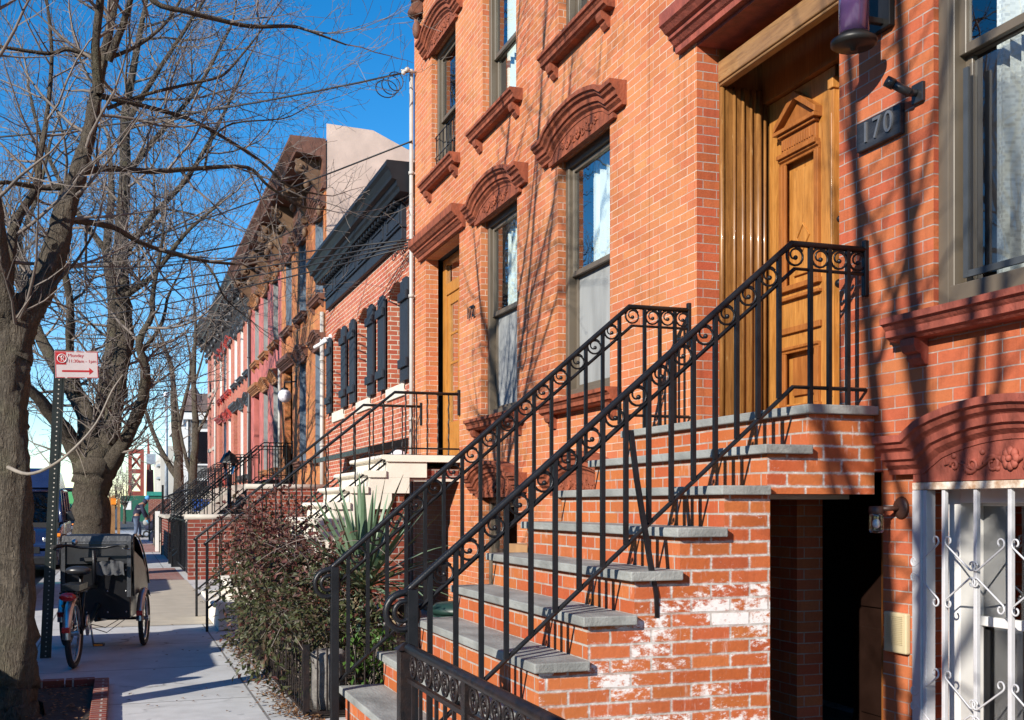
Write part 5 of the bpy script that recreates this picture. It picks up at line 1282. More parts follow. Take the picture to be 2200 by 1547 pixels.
tree('low brown bare bushy tree by the wooden stakes', wild(-.35, 66, 2.9, 43, .09), 43, dens=.9, twig_len=1.0, per_m=4, minr=.006, thick=.05)
tree('wide russet bare bush before the green hoarding', wild(.35, 84, 3.2, 44, .1), 44, dens=.9, twig_len=1.1, per_m=4, minr=.008, thick=.05)
# stakes round the young street trees
SG = 'timber tree stakes'
for i, (x, y, h, mt, lab) in enumerate([(-.55,50,1.75,'oak_y','weathered grey stake, first of the stakes by the young tree'),(-.35,51.5,1.7,'oak_y','weathered stake standing second of the group by the young tree'),(-.22,48.5,1.72,'oak_y','raw timber stake with an orange band'),(-.02,52,1.6,'oak_y','raw timber stake behind the banded one')]):
    b = MB(); b.box(x-.06,x+.06,y-.06,y+.06,0,h); o = b.build('tree_stake', M[mt]); tag(o, lab, 'stake', SG)
    if i == 2:
        b = MB(); b.box(x-.1,x+.1,y-.1,y+.1,1.35,1.6); b.build('orange_band', M['amber'], o)

# ================================================================= planting in front of 172
def leaf(mb, p, d, n, L, W, m=0):
    d = Vector(d).normalized(); s = d.cross(Vector(n)); s = s.normalized() if s.length > 1e-4 else d.orthogonal().normalized(); u = s.cross(d)
    p = Vector(p); a = p; b = p+d*L*.5+s*W*.5+u*W*.18; c = p+d*L-u*L*.12; e = p+d*L*.5-s*W*.5+u*W*.18; mid = p+d*L*.5
    mb.add([a,b,c,e,mid], [(0,1,4),(1,2,4),(2,3,4),(3,0,4)], m)
rs = random.Random(77)
M['leaf_green'] = leafmat('dark evergreen leaves', [(.022,.034,.012),(.052,.062,.022),(.085,.095,.036),(.045,.038,.02),(.11,.07,.04)], .55)
M['leaf_red'] = leafmat('burgundy leaves', [(.075,.022,.02),(.13,.034,.03),(.09,.045,.034),(.20,.10,.075),(.06,.036,.028)], .55)
M['leaf_bright'] = leafmat('fresh green leaves', [(.05,.12,.02),(.09,.18,.03),(.04,.09,.02)], .4)
M['leaf_dry'] = leafmat('dry fallen leaves', [(.16,.075,.03),(.24,.12,.05),(.10,.05,.03),(.30,.19,.10)], .8)
shb = thing('shrub', 'straggling evergreen shrub with burgundy top leaves spilling over the low wire fence', 'shrub', (1.5, 8.6, 0))
clumps = []
def cl(x, y, z, r, n, kind): clumps.append((x, y, z, r, n, kind))
for k in range(60):
    y = 7.15+3.9*rs.random(); x = .90+.80*rs.random()+(.1 if y > 8.6 else 0); hh = .55+.30*min(1, (y-7)/1.6)
    cl(x, y, .16+hh*rs.random()*.9, .20+.1*rs.random(), 125, 0)
for k in range(27):
    y = 7.9+3.0*rs.random(); x = .98+.72*rs.random(); cl(x, y, .70+.42*rs.random()*(1.25 if y > 9 else .7), .20+.10*rs.random(), 92, 1)
for k in range(15):
    y = 9.3+2.3*rs.random(); x = 1.15+.5*rs.random(); cl(x, y, 1.0+.42*rs.random(), .16, 36, 1)
lg, lr, sm = MB(), MB(), MB()
for (x, y, z, r, n, kind) in clumps:
    sm.tube([(1.3+.3*rs.random(), y+rs.uniform(-.2,.2), 0), ((x+1.4)/2+rs.uniform(-.1,.1), y+rs.uniform(-.1,.1), z*.55), (x, y, z)], [.006,.004,.002], 4)
    for i in range(n):
        v = Vector((rs.gauss(0,1), rs.gauss(0,1), rs.gauss(0,1))).normalized(); q = r*rs.random()**.45
        p = Vector((x, y, z))+v*q
        if p.z < .04: continue
        d = (v+Vector((rs.uniform(-1,1), rs.uniform(-1,1), rs.uniform(-.9,.5)))*.9)
        leaf(lr if (kind and rs.random() < .85) or rs.random() < .08 else lg, p, d, (rs.uniform(-1,1), rs.uniform(-1,1), 1), rs.uniform(.040,.070), rs.uniform(.024,.036))
for k in range(70):      # trailing runners with leaves along them
    y = 7.1+4.2*rs.random(); p = Vector((1.05+.5*rs.random(), y, .45+.75*rs.random())); d = Vector((rs.uniform(-1,.2), rs.uniform(-.6,.6), rs.uniform(.0,.9))).normalized(); pts = [p.copy()]
    for i in range(7):
        d = (d+Vector((rs.uniform(-.3,.3), rs.uniform(-.3,.3), -.17))).normalized(); p = p+d*.075; pts.append(p.copy())
        if p.z > .05 and rs.random() < .85: leaf(lr if pts[0].z > .8 else lg, p, (rs.uniform(-1,1), rs.uniform(-1,1), rs.uniform(-.4,.6)), (0,0,1), .042, .022)
    sm.tube(pts, [.002]*len(pts), 3)
lg.build('green_foliage', M['leaf_green'], shb, fix=False); lr.build('red_foliage', M['leaf_red'], shb, fix=False); sm.build('stems', M['twig'], shb, fix=False)
gp = thing('leafy_plant', 'small fresh green plant at the foot of the near stoop behind the shrub', 'plant', (1.55, 7.2, 0)); lb = MB(); sb = MB()
for k in range(16):
    x, y, z = 1.35+.4*rs.random(), 7.0+.35*rs.random(), .12+.45*rs.random(); sb.tube([(1.5,7.2,0),(x,y,z)], .004, 4)
    for i in range(26):
        v = Vector((rs.gauss(0,1), rs.gauss(0,1), rs.gauss(0,1))).normalized(); leaf(lb, Vector((x,y,z))+v*.11*rs.random()**.4, v, (0,0,1), .045, .026)
lb.build('leaves', M['leaf_bright'], gp, fix=False); sb.build('stems', M['twig'], gp, fix=False)
# sword-leaved yucca
yu = thing('yucca', 'yucca with long stiff grey-green sword leaves between the shrub and the near stoop', 'yucca', (1.78, 8.5, 0))
M['yucca'] = plain('yucca leaf', (.10,.185,.095), .5, var=.25, scale=3, var2=(.16,.23,.15)); M['yucca_dry'] = plain('dry yucca leaf', (.26,.20,.12), .8, var=.3)
yb, yd = MB(), MB(); c0 = Vector((1.78, 8.5, .68))
def sword(mb, d, L, W, droop):
    d = Vector(d).normalized(); s = d.cross(Vector((0,0,1))).normalized(); pts = []; p = c0+d*.05
    for i in range(8):
        q = i/7; w = W*(.55+.45*math.sin(min(1,q*2.2)*PI/2))*(1-q**2.2)+.002; u = s.cross(d).normalized()
        pts.append((p-s*w, p+u*(-.3*w), p+s*w)); d = (d+Vector((0,0,-droop))).normalized(); p = p+d*L/7
    vs = [v for t in pts for v in t]
    mb.add(vs, [(i*3+j, i*3+j+1, i*3+j+4, i*3+j+3) for i in range(7) for j in range(2)], 0, False)
for k in range(64):
    a = k*2.39996; e = .12+1.32*(k/64)**.75; L = rs.uniform(.60,.92); sword(yb, (math.cos(a)*math.cos(e), math.sin(a)*math.cos(e), math.sin(e)), L, rs.uniform(.025,.036), rs.uniform(.0,.06) if k > 22 else rs.uniform(.04,.14))
for k in range(22):
    a = k*2.39996+1; e = -.9+.6*rs.random(); sword(yd if k % 2 else yb, (math.cos(a)*math.cos(e), math.sin(a)*math.cos(e), math.sin(e)), rs.uniform(.35,.55), .022, .03)
yb.build('leaves', M['yucca'], yu, fix=False); yd.build('dry_leaves', M['yucca_dry'], yu, fix=False)
st_ = MB(); st_.tube([(1.78,8.5,0),(1.77,8.49,.35),(1.78,8.5,.7)], [.07,.06,.05], 10); st_.build('stem', M['bark'], yu)
# low wire fence of the planting strip
lw = thing('wire_fence', 'low rusty wire and picket fence holding back the shrub at the pavement edge', 'fence', (1.1, 9, 0))
b = MB(); b.box(1.09,1.11,7.0,11.3,.02,.04); b.box(1.094,1.106,7.0,11.3,.40,.412); b.build('rails', M['iron_rust'], lw)
for k in range(48):
    y = 7.02+k*.089; b = MB(); b.tube([(1.1,y,.03),(1.1+rs.uniform(-.01,.01),y+rs.uniform(-.01,.01),.45)], .0045, 4); b.build('picket', M['iron_rust'], lw)
b = MB(); b.box(1.08,1.12,6.985,7.0,.02,.46)
for k in range(22): b.tube([(1.11+k*.06,6.99,.03),(1.11+k*.06,6.99,.44)], .006, 4)
b.box(1.1,2.4,6.985,6.997,.02,.04); b.build('return_panel', M['iron_rust'], lw)
pot = MB(); pot.lathe((1.27,7.16,0), [(.10,.03),(.115,.12),(.11,.28),(.118,.38),(.09,.40)], 12); tag(pot.build('wrapped_stump', plain('weathered block', (.16,.15,.14), .9, var=.35, scale=20, bump=.8, bscale=60)), 'weathered grey stump wrapped in wire at the corner of the planting strip', 'stump')
# fallen leaves
fl = MB()
for k in range(700):
    y = 6.7+4.8*rs.random()**1.3; x = 1.08-abs(rs.gauss(0,.085))+(.0 if y > 7 else .1); leaf(fl, (x, y, .008+.02*rs.random()), (rs.uniform(-1,1), rs.uniform(-1,1), rs.uniform(.0,.3)), (rs.uniform(-.3,.3), rs.uniform(-.3,.3), 1), rs.uniform(.03,.055), rs.uniform(.015,.03))
for k in range(420):
    leaf(fl, (rs.uniform(-1,-.1), rs.uniform(6.6,8.8), .012+.015*rs.random()), (rs.uniform(-1,1), rs.uniform(-1,1), .1), (0,0,1), rs.uniform(.03,.06), .025)
for k in range(45):
    leaf(fl, (rs.uniform(-.2,1), rs.uniform(5.8,13), .006), (rs.uniform(-1,1), rs.uniform(-1,1), .15), (0,0,1), rs.uniform(.02,.04), .02)
setting(fl.build('fallen_leaves', M['leaf_dry'], fix=False), 'stuff', 'dry brown leaves lying along the fence foot and in the tree pit')
# ================================================================= vehicles at the kerb
def carpaint(name, col, rough=.28): return plain(name, col, rough, 0, var=.06, coat=.8, spec=.5)
M['paint_blue'] = carpaint('dark blue paint', (.010,.022,.075)); M['paint_black'] = carpaint('black paint', (.012,.012,.014)); M['paint_grey'] = carpaint('dark grey paint', (.05,.055,.06))
M['car_glass'] = glass('tinted car glass', (.32,.62,.50), .8)
def vehicle(name, label, x, y, W, L, belt, roof, hood, paint, cat='car', group='vehicles parked along the kerb', cabin=(.27,.98), slope=.55, back=.1):
    """front faces the viewer (towards -Y); x, y = centre of the front bumper on the road"""
    z0 = -.15; r = thing(name, label, cat, (x, y, z0), 0, group, local=True); h = W/2
    def S(t, w, zb, zt, crown): return [(-w*.92,t,zb),(-w,t,zb+.18),(-w,t,(zb+zt)/2),(-w*.985,t,zt-.07),(-w*.93,t,zt),(0,t,zt+crown),(w*.93,t,zt),(w*.985,t,zt-.07),(w,t,(zb+zt)/2),(w,t,zb+.18),(w*.92,t,zb)]
    st = [S(0,h*.80,.42,.66,.01), S(.06,h*.92,.30,.80,.02), S(.22,h*.98,.24,hood-.06,.03), S(L*cabin[0],h,.22,hood+.03,.04), S(L*cabin[0]+.35,h,.22,belt,.02), S(L*.97,h,.22,belt,.02), S(L,h*.93,.34,belt-.08,.0)]
    b = MB(); n = 11; vs = [v for s in st for v in s]
    b.add(vs, [(i*n+j, i*n+j+1, (i+1)*n+j+1, (i+1)*n+j) for i in range(len(st)-1) for j in range(n-1)], 0, True)
    b.add(st[0], [tuple(range(n))], 0); b.add(st[-1], [tuple(range(n))[::-1]], 0); b.build('body', paint, r)
    c0, c1 = L*cabin[0], L*cabin[1]; rw = h*.86; f0 = c0+slope; rb = c1-back
    base = [(-h*.95,c0,belt-.02),(h*.95,c0,belt-.02),(h*.95,c1,belt-.01),(-h*.95,c1,belt-.01)]
    top = [(-rw,f0,roof-.08),(rw,f0,roof-.08),(rw,rb,roof-.06),(-rw,rb,roof-.06)]
    mid = lambda s, q: tuple(Vector(base[s]).lerp(Vector(base[(s+1) % 4]), q)); midt = lambda s, q: tuple(Vector(top[s]).lerp(Vector(top[(s+1) % 4]), q))
    p = MB()
    for i in range(4): p.tube([base[i], top[i]], .05, 6)
    for s in (1, 3):
        for q in (.36, .68): p.tube([mid(s, q if s == 1 else 1-q), midt(s, q if s == 1 else 1-q)], .045, 5)
    p.add([*top, (-rw*.8,f0+.15,roof),(rw*.8,f0+.15,roof),(rw*.8,rb-.1,roof),(-rw*.8,rb-.1,roof)], [(0,1,5,4),(1,2,6,5),(2,3,7,6),(3,0,4,7),(4,5,6,7),(3,2,1,0)], 0, True)
    for i in range(4): p.tube([top[i], top[(i+1) % 4]], .045, 6)
    p.build('roof', paint, r)
    for nm, s in (('windscreen',0),('side_window',1),('rear_window',2),('side_window',3)):
        g = MB(); k = .0; g.quad(base[s], base[(s+1) % 4], top[(s+1) % 4], top[s]); g.build(nm, M['car_glass'], r, fix=False)
    sb = MB(); sb.box(-h*.8,h*.8,c0+.5,c0+.9,.5,belt+.25); sb.box(-h*.8,h*.8,c1-1.3,c1-1.0,.5,belt+.2); sb.box(-h*.9,h*.9,c0-.2,c0+.35,.6,belt-.01); sb.build('seats', M['dark'], r)
    g = MB(); g.box(-h*.55,h*.55,-.012,.05,.50,.63); g.build('grille', M['black_plastic'], r); g = MB(); g.box(-h*.92,h*.92,-.06,.12,.26,.44); g.build('bumper', M['black_plastic'], r, bevel=.03)
    for sx in (-1, 1):
        l = MB(); l.box(min(sx*h*.60,sx*h*.95),max(sx*h*.60,sx*h*.95),.03,.2,.66,.82); lo = l.build('headlight', M['chrome'], r, bevel=.03)
        l = MB(); l.box(min(sx*h*.70,sx*h*.97),max(sx*h*.70,sx*h*.97),.10,.26,.825,.90); l.build('indicator', M['amber'], lo, bevel=.02)
        m = MB(); m.box(min(sx*(h+.02),sx*(h+.22)),max(sx*(h+.02),sx*(h+.22)),c0+.25,c0+.35,belt+.02,belt+.22); m.build('wing_mirror', M['black_plastic'], r, bevel=.03)
        for yy in (.85, L-.95):
            w = MB(); w.lathe((sx*(h-.10),yy,.33), [(.19,-.1),(.31,-.105),(.335,-.07),(.335,.07),(.31,.105),(.19,.1)], 24, 'x'); wo = w.build('wheel', M['rubber'], r)
            q = MB(); q.lathe((sx*(h-.10),yy,.33), [(.0,-.085),(.19,-.07),(.19,.07),(.0,.085)], 16, 'x'); q.build('rim', M['chrome'], wo)
    return r
van = vehicle('parked_van', 'dark blue parked van facing the viewer, just behind the sign post', -2.05, 24.6, 1.9, 5.0, 1.12, 1.86, 1.0, M['paint_blue'], 'van', cabin=(.17,.98), slope=.62)
b = MB(); b.add([(-.80,1.45,1.84),(.80,1.45,1.84),(.82,4.85,1.86),(-.82,4.85,1.86),(-.70,1.75,2.28),(.70,1.75,2.28),(.72,4.75,2.28),(-.72,4.75,2.28)],[(0,1,5,4),(1,2,6,5),(2,3,7,6),(3,0,4,7),(4,5,6,7),(3,2,1,0)])
b.build('high_roof', M['paint_blue'], van, bevel=.06, seg=3)
b = MB(); b.box(-.8,.8,2.3,2.36,.4,1.8); b.build('bulkhead', M['dark'], van)
vehicle('parked_truck', 'tall black parked truck behind the blue van', -2.1, 37.5, 2.0, 5.2, 1.15, 2.05, 1.05, M['paint_black'], 'truck')
vehicle('parked_car', 'dark grey parked car far along the kerb beyond the trees', -1.95, 62, 1.8, 4.5, .95, 1.55, .9, M['paint_grey'])
vehicle('parked_car', 'dark blue parked car farthest along the kerb', -1.95, 72, 1.8, 4.5, .98, 1.6, .9, M['paint_blue'])
vehicle('parked_car', 'black parked estate car hidden behind the trunk of the nearest tree', -2.2, 15.0, 1.8, 4.6, .92, 1.46, .88, M['paint_black'])
vehicle('parked_car', 'dark parked estate car at the kerb nearest the viewer, out of view', -2.25, 6.2, 1.8, 4.7, .95, 1.48, .90, M['paint_grey'], cabin=(.26,.97))

# ================================================================= cargo tricycle
tr_ = thing('cargo_tricycle', 'black cargo tricycle with a folding canopy over its front box, parked on the pavement', 'cargo bike', (-.23, 10.5, 0), -rad(9), None, local=True)
def wheel(parent, x, y, r, name='wheel', fender=True):
    w = MB(); w.torus((x,y,r), r-.024, .024, 'x', 36, 8); wo = w.build(name, M['rubber'], parent)
    q = MB(); q.torus((x,y,r), r-.055, .011, 'x', 36, 5); q.lathe((x,y,r), [(.028,-.045),(.02,-.03),(.02,.03),(.028,.045)], 12, 'x'); q.build('rim', M['chrome'], wo)
    s = MB()
    for k in range(18):
        a = k*PI/9; s.tube([(x+(.03 if k % 2 else -.03),y+.02*math.cos(a),r+.02*math.sin(a)),(x,y+(r-.06)*math.cos(a+.25*(-1)**k),r+(r-.06)*math.sin(a+.25*(-1)**k))], .0016, 3)
    s.build('spokes', M['chrome'], wo)
    return wo
def fender(parent, x, y, r, a0, a1, w=.034, label=None):
    b = MB(); n = 18; vs = []
    for i in range(n+1):
        a = a0+(a1-a0)*i/n
        for (dx, dr) in ((-w,.008),(-w*.6,.024),(0,.03),(w*.6,.024),(w,.008)): vs.append((x+dx, y+(r+dr)*math.cos(a), r+(r+dr)*math.sin(a)))
    b.add(vs, [(i*5+j, i*5+j+1, (i+1)*5+j+1, (i+1)*5+j) for i in range(n) for j in range(4)], 0, True)
    f = b.build('mudguard', M['chrome'], parent, fix=False)
    a = a1-.25; q = MB(); q.box(x-.03,x+.03,y+(r+.03)*math.cos(a)-.02,y+(r+.03)*math.cos(a)+.012,r+(r+.03)*math.sin(a)-.022,r+(r+.03)*math.sin(a)+.022); q.build('reflector', M['red_enamel'], f, bevel=.004)
rw = wheel(tr_, 0, -.74, .285); fender(tr_, 0, -.74, .285, PI*.35, PI*1.02)
for sx in (-.345, .345): wheel(tr_, sx, .72, .26); fender(tr_, sx, .72, .26, PI*.25, PI*1.0)
b = MB(); b.prism([(.30,.30),(.26,.80),(1.32,.80),(1.22,.30)], 'x', -.285, .285); bx = b.build('cargo_box', plain('black box panel', (.008,.008,.009), .3, coat=.3), tr_, bevel=.012)
b = MB()
for x in (-.27,-.09,.09,.25):
    for z in (.36,.55,.74): b.ball((x,.285-(z-.3)*.08,z), .008, 6)
b.build('rivets', M['chrome'], bx)
# canopy: fabric over hoops, open clear side, curved towards the front
def cloth(name, col, r=.45): return plain(name, col, r, var=.3, scale=9, bump=.5, bscale=22)
M['canopy'] = cloth('black canopy fabric', (.016,.017,.021)); M['canopy_grey'] = cloth('grey crumpled cloth', (.10,.103,.11), .5); M['canopy_band'] = cloth('charcoal canopy band', (.035,.037,.042), .4)
prof = [(.24,.80),(.235,.97),(.25,1.03),(.32,1.065),(.46,1.065),(.62,1.03),(.82,.95),(1.02,.84),(1.2,.70),(1.31,.56)]
b = MB(); n = len(prof); vs = []
for sx in (-.30,-.24,0,.24,.30): vs += [(sx, y, z-(.02 if abs(sx) > .28 else 0)) for y, z in prof]
b.add(vs, [(k*n+i, k*n+i+1, (k+1)*n+i+1, (k+1)*n+i) for k in range(4) for i in range(2, n-1)], 0, True)
for sx in (-.30, .30): b.add([(sx,y,z) for y, z in ((.24,.80),(.24,1.02),(.36,1.05),(.36,.80))], [(0,1,2,3)]); b.add([(sx,y,z) for y, z in ((.36,.80),(.36,.92),(.95,.80),(1.25,.66),(1.31,.56),(1.30,.50),(.30,.50))], [(0,1,2,3,4,5,6)])
ca = b.build('canopy', M['canopy'], tr_, fix=False)
b = MB(); b.add([(-.28,.235,.80),(.28,.235,.80),(.28,.235,1.0),(-.28,.235,1.0)], [(0,1,2,3)]); b.build('rear_window', M['black_plastic'], ca, fix=False)
b = MB(); b.add([(-.30,.232,.98),(.30,.232,.98),(.295,.25,1.05),(-.295,.25,1.05)], [(0,1,2,3)]); b.box(.265,.30,.22,.236,.5,1.0); b.box(-.30,-.265,.22,.236,.5,1.0); b.build('canopy_trim', M['canopy_band'], ca, fix=False)
for sx in (-.31, .31):
    b = MB(); b.tube([(sx,y,z-.005) for y, z in prof], .009, 6); b.tube([(sx,.30,.5),(sx,.285,.8),(sx,.29,1.02)], .009, 6); b.build('canopy_hoop', M['iron'], ca)
b = MB(); 
for i in range(9):
    for j in range(5):
        pass
vs = []; rnd = random.Random(4)
for i in range(11):
    for j in range(6): vs.append((-.0+.25*i/10, .205-.022*(1+math.sin(i*1.9+j*.55))-.01*j, .70+.14*j/5-.02*abs(i-5)/5*(j/5)+.006*math.sin(i*2.3)))
b.add(vs, [(i*6+j, i*6+j+1, (i+1)*6+j+1, (i+1)*6+j) for i in range(10) for j in range(5)], 0, True); b.build('rain_cover', M['canopy_grey'], tr_, fix=False)
b = MB(); b.tube([(0,-.74,.285),(0,-.42,.30),(0,-.05,.32),(.0,.28,.42)], [.014,.02,.024,.024], 8); b.tube([(0,-.36,.32),(0,-.47,.74)], .018, 8); b.tube([(0,-.45,.62),(0,.22,.60)], .02, 8)
for sx in (-.05,.05): b.tube([(sx,-.74,.285),(sx*.5,-.44,.62)], .009, 6); b.tube([(sx,-.74,.285),(sx*.6,-.38,.31)], .009, 6)
b.tube([(-.345,.72,.26),(.345,.72,.26)], .016, 8); b.tube([(0,.72,.26),(0,.2,.30)], .02, 6); b.build('frame', M['iron'], tr_)
b = MB(); b.ball((0,-.49,.775), .10, 12, sc=(.85,1.3,.35)); b.ball((0,-.57,.785), .10, 12, sc=(1.05,.6,.4)); b.build('saddle', M['black_plastic'], tr_)
b = MB(); b.tube([(0,.17,.6),(0,.10,.93)], .016, 8); b.tube([(-.30,-.06,.965),(-.22,.04,.975),(-.1,.10,.95),(.1,.10,.95),(.22,.04,.975),(.30,-.06,.965)], .012, 8); hb_ = b.build('handlebar', M['iron'], tr_)
for sx in (-1, 1):
    q = MB(); q.tube([(sx*.31,-.09,.962),(sx*.25,.0,.973)], .018, 8); q.build('grip', M['rubber'], hb_)
    q = MB(); q.tube([(sx*.22,.04,.975),(sx*.27,.02,.94),(sx*.33,-.04,.94)], .006, 5); q.build('brake_lever', M['chrome'], hb_)
b = MB(); b.ball((-.16,.10,1.0), .028, 10); b.build('bell', M['chrome'], hb_)
b = MB(); 
for sx in (-.06,-.02,.02,.06): b.tube([(sx,-.48,.62),(sx,-.98,.63)], .007, 5)
for y in (-.5,-.7,-.96): b.tube([(-.07,y,.625),(.07,y,.625)], .007, 5)
for sx in (-.06,.06): b.tube([(sx,-.74,.285),(sx,-.86,.625)], .007, 5)
b.box(-.07,.07,-.9,-.55,.64,.69); b.build('rear_rack', M['iron'], tr_)
b = MB(); b.ball((0,-1.0,.60), .065, 12, sc=(1,.35,.55)); b.build('tail_light', M['red_enamel'], tr_)
b = MB(); b.lathe((.035,-.36,.31), [(.0,-.004),(.09,-.004),(.09,.004),(.0,.004)], 24, 'x'); b.tube([(.06,-.36,.31),(.075,-.33,.14)], .009, 5); b.tube([(-.06,-.36,.31),(-.075,-.39,.48)], .009, 5); cr_ = b.build('crankset', M['chrome'], tr_)
for (x, y, z) in ((.12,-.33,.14),(-.12,-.39,.48)):
    q = MB(); q.box(x-.045,x+.045,y-.035,y+.035,z-.012,z+.012); po = q.build('pedal', M['black_plastic'], cr_, bevel=.004)
    q = MB(); q.box(x-.035,x+.035,y-.039,y-.0351,z-.008,z+.008); q.build('pedal_reflector', M['amber'], po)
b = MB(); b.box(-.12,.12,.12,.25,.83,.86); b.build('dash_panel', M['rubber'], tr_)
b = MB(); b.tube([(.2,.25,.3),(.1,.1,.24),(-.02,-.1,.3)], .004, 4); b.build('cable', M['rubber'], tr_)
b = MB(); b.tube([(.25,.28,.3),(.12,.05,.2),(.0,-.3,.3)], .004, 4); b.build('cable', M['rubber'], tr_)

# ================================================================= parking sign
sg = thing('parking_sign', 'red and white street cleaning sign on a leaning green-black perforated post', 'street sign', (-.604, 10.494, 0))
def P(q): return Vector((-.604+.124*q, 10.494-.042*q, 2.68*q))
b = MB(); a, c = P(-.02), P(1.0)
for (dx, dy, w, d) in ((-.012,0,.004,.03),(.0,0,.004,.0),):
    pass
def bar(x0, x1, y0, y1):
    vs = [(p.x+x, p.y+y, p.z) for p in (a, c) for x, y in ((x0,y0),(x1,y0),(x1,y1),(x0,y1))]
    b.add(vs, [(3,2,1,0),(4,5,6,7),(0,1,5,4),(1,2,6,5),(2,3,7,6),(3,0,4,7)])
bar(-.026,.026,-.003,.003); bar(-.045,-.026,.0,.03); bar(.026,.045,.0,.03)
po = b.build('post', plain('green-black post paint', (.007,.011,.0095), .5, var=.3, scale=10), sg)
b = MB()
for k in range(64):
    p = P((k+.5)/66); b.disc((p.x, p.y-.0045, p.z), .0062, 8, 'y', .002)
b.build('post_holes', M['concrete'], po)
# the plate: turned slightly, hung from the top of the post
MS = Matrix.Translation((-.345, 10.335, 2.54)) @ Matrix.Rotation(rad(-2.5), 4, 'Y') @ Matrix.Rotation(rad(9), 4, 'Z') @ Matrix.Rotation(rad(5), 4, 'X') @ Matrix.Rotation(rad(90), 4, 'X')
M['sign_white'] = plain('white sign enamel', (.68,.60,.60), .4, var=.05); M['sign_red'] = plain('red sign enamel', (.50,.025,.03), .4, var=.08)
b = MB(); b.box(-.175,.175,-.115,.115,-.003,.0); pl_ = b.xf(MS).build('plate', M['sign_white'], sg)
b = MB(); z = .0012
for (x0,x1,y0,y1) in ((-.172,-.02,.108,.113),(.0,.06,.108,.113),(.08,.172,.108,.113),(-.172,-.1,-.113,-.108),(-.08,.06,-.113,-.108),(.08,.172,-.113,-.108),(-.173,-.168,-.107,.107),(.168,.173,-.107,-.01),(.168,.173,.0,.107)): b.box(x0,x1,y0,y1,0,z)
b.box(-.165,-.085,.0,.105,0,z)
b.box(-.12,.10,-.063,-.047,0,z); b.prism([(.10,-.085),(.135,-.055),(.10,-.025)], 'z', 0, z); b.xf(MS).build('red_print', M['sign_red'], pl_)
b = MB(); b.torus((-.118,.052,.0022), .036, .0042, 'z', 28, 5); b.tube([(-.142,.077,.0022),(-.094,.027,.0022)], .004, 4)
b.torus((-.112,.062,.0022), .011, .0032, 'z', 14, 4); b.box(-.126,-.120,.03,.076,.0012,.003); b.xf(MS).build('symbol', M['sign_white'], pl_)
text_mesh('Monday', .040, MS @ Matrix.Translation((-.07,.078,.0006)), 'lettering', M['sign_red'], pl_, .0008, 'LEFT')
text_mesh('11:30am - 1pm', .038, MS @ Matrix.Translation((-.07,.030,.0006)), 'lettering', M['sign_red'], pl_, .0008, 'LEFT')

# ================================================================= mail carrier with a push cart
M['skin'] = plain('skin', (.30,.16,.10), .5); M['jacket'] = plain('navy uniform jacket', (.014,.018,.045), .8); M['jeans'] = plain('faded blue trousers', (.085,.12,.19), .85, var=.25, scale=8); M['hat'] = plain('light blue knit hat', (.07,.30,.62), .8); M['glove'] = plain('blue glove', (.08,.36,.62), .6)
pe = thing('person', 'person in a navy jacket and light blue knit hat bending over a push cart', 'person', (.72, 48.0, 0))
def skin(name, pts, edges, mat, parent, lv=2):
    off = ORG[parent.name]; me = bpy.data.meshes.new(name)
    me.from_pydata([tuple(Vector(p[:3])-off) for p in pts], edges, []); me.materials.append(mat)
    o = bpy.data.objects.new(name, me); COL.objects.link(o); o.parent = parent; ORG[o.name] = off
    md = o.modifiers.new('skin', 'SKIN'); md.use_smooth_shade = True
    for i, p in enumerate(pts):
        sv = me.skin_vertices[0].data[i]; r = p[3]; sv.radius = (r, r) if not isinstance(r, tuple) else r; sv.use_root = i == 0
    s = o.modifiers.new('smooth', 'SUBSURF'); s.levels = lv; s.render_levels = lv
    return o
Y = 48.0
body = [(.62,Y,.84,.14),(.70,Y,1.02,.145),(.82,Y,1.24,.16),(.92,Y,1.36,.12),(1.0,Y,1.43,.055),(1.07,Y-.01,1.50,.085),(1.10,Y-.01,1.57,.08),
        (.86,Y-.18,1.30,.07),(.93,Y-.24,1.03,.055),(1.02,Y-.22,.80,.045),(1.07,Y-.2,.70,.038),
        (.86,Y+.18,1.30,.07),(.97,Y+.24,1.05,.055),(1.10,Y+.18,.84,.045),(1.15,Y+.16,.74,.038),
        (.64,Y-.10,.78,.095),(.66,Y-.12,.45,.068),(.62,Y-.12,.10,.05),(.74,Y-.14,.045,.045),
        (.64,Y+.10,.78,.095),(.78,Y+.12,.46,.068),(.80,Y+.12,.10,.05),(.92,Y+.13,.045,.045)]
E_ = [(0,1),(1,2),(2,3),(3,4),(4,5),(5,6),(3,7),(7,8),(8,9),(9,10),(3,11),(11,12),(12,13),(13,14),(0,15),(15,16),(16,17),(17,18),(0,19),(19,20),(20,21),(21,22)]
skin('body', body, E_, M['skin'], pe)
skin('jacket', [(x,y,z,r+.022) for (x,y,z,r) in (body[0],body[1],body[2],body[3],body[7],body[8],body[9],body[11],body[12],body[13])], [(0,1),(1,2),(2,3),(3,4),(4,5),(5,6),(3,7),(7,8),(8,9)], M['jacket'], pe)
skin('trousers', [(.62,Y,.86,.155)]+[(x,y,z,r+.02) for (x,y,z,r) in (body[15],body[16],body[17],body[19],body[20],body[21])], [(0,1),(1,2),(2,3),(0,4),(4,5),(5,6)], M['jeans'], pe)
b = MB(); b.ball((1.09,Y-.01,1.62), .105, 12, sc=(1,.95,.95)); b.build('knit_hat', M['hat'], pe)
b = MB(); b.ball((1.0,Y-.01,1.47), .12, 12, sc=(.9,1,1)); b.build('hood', M['jacket'], pe)
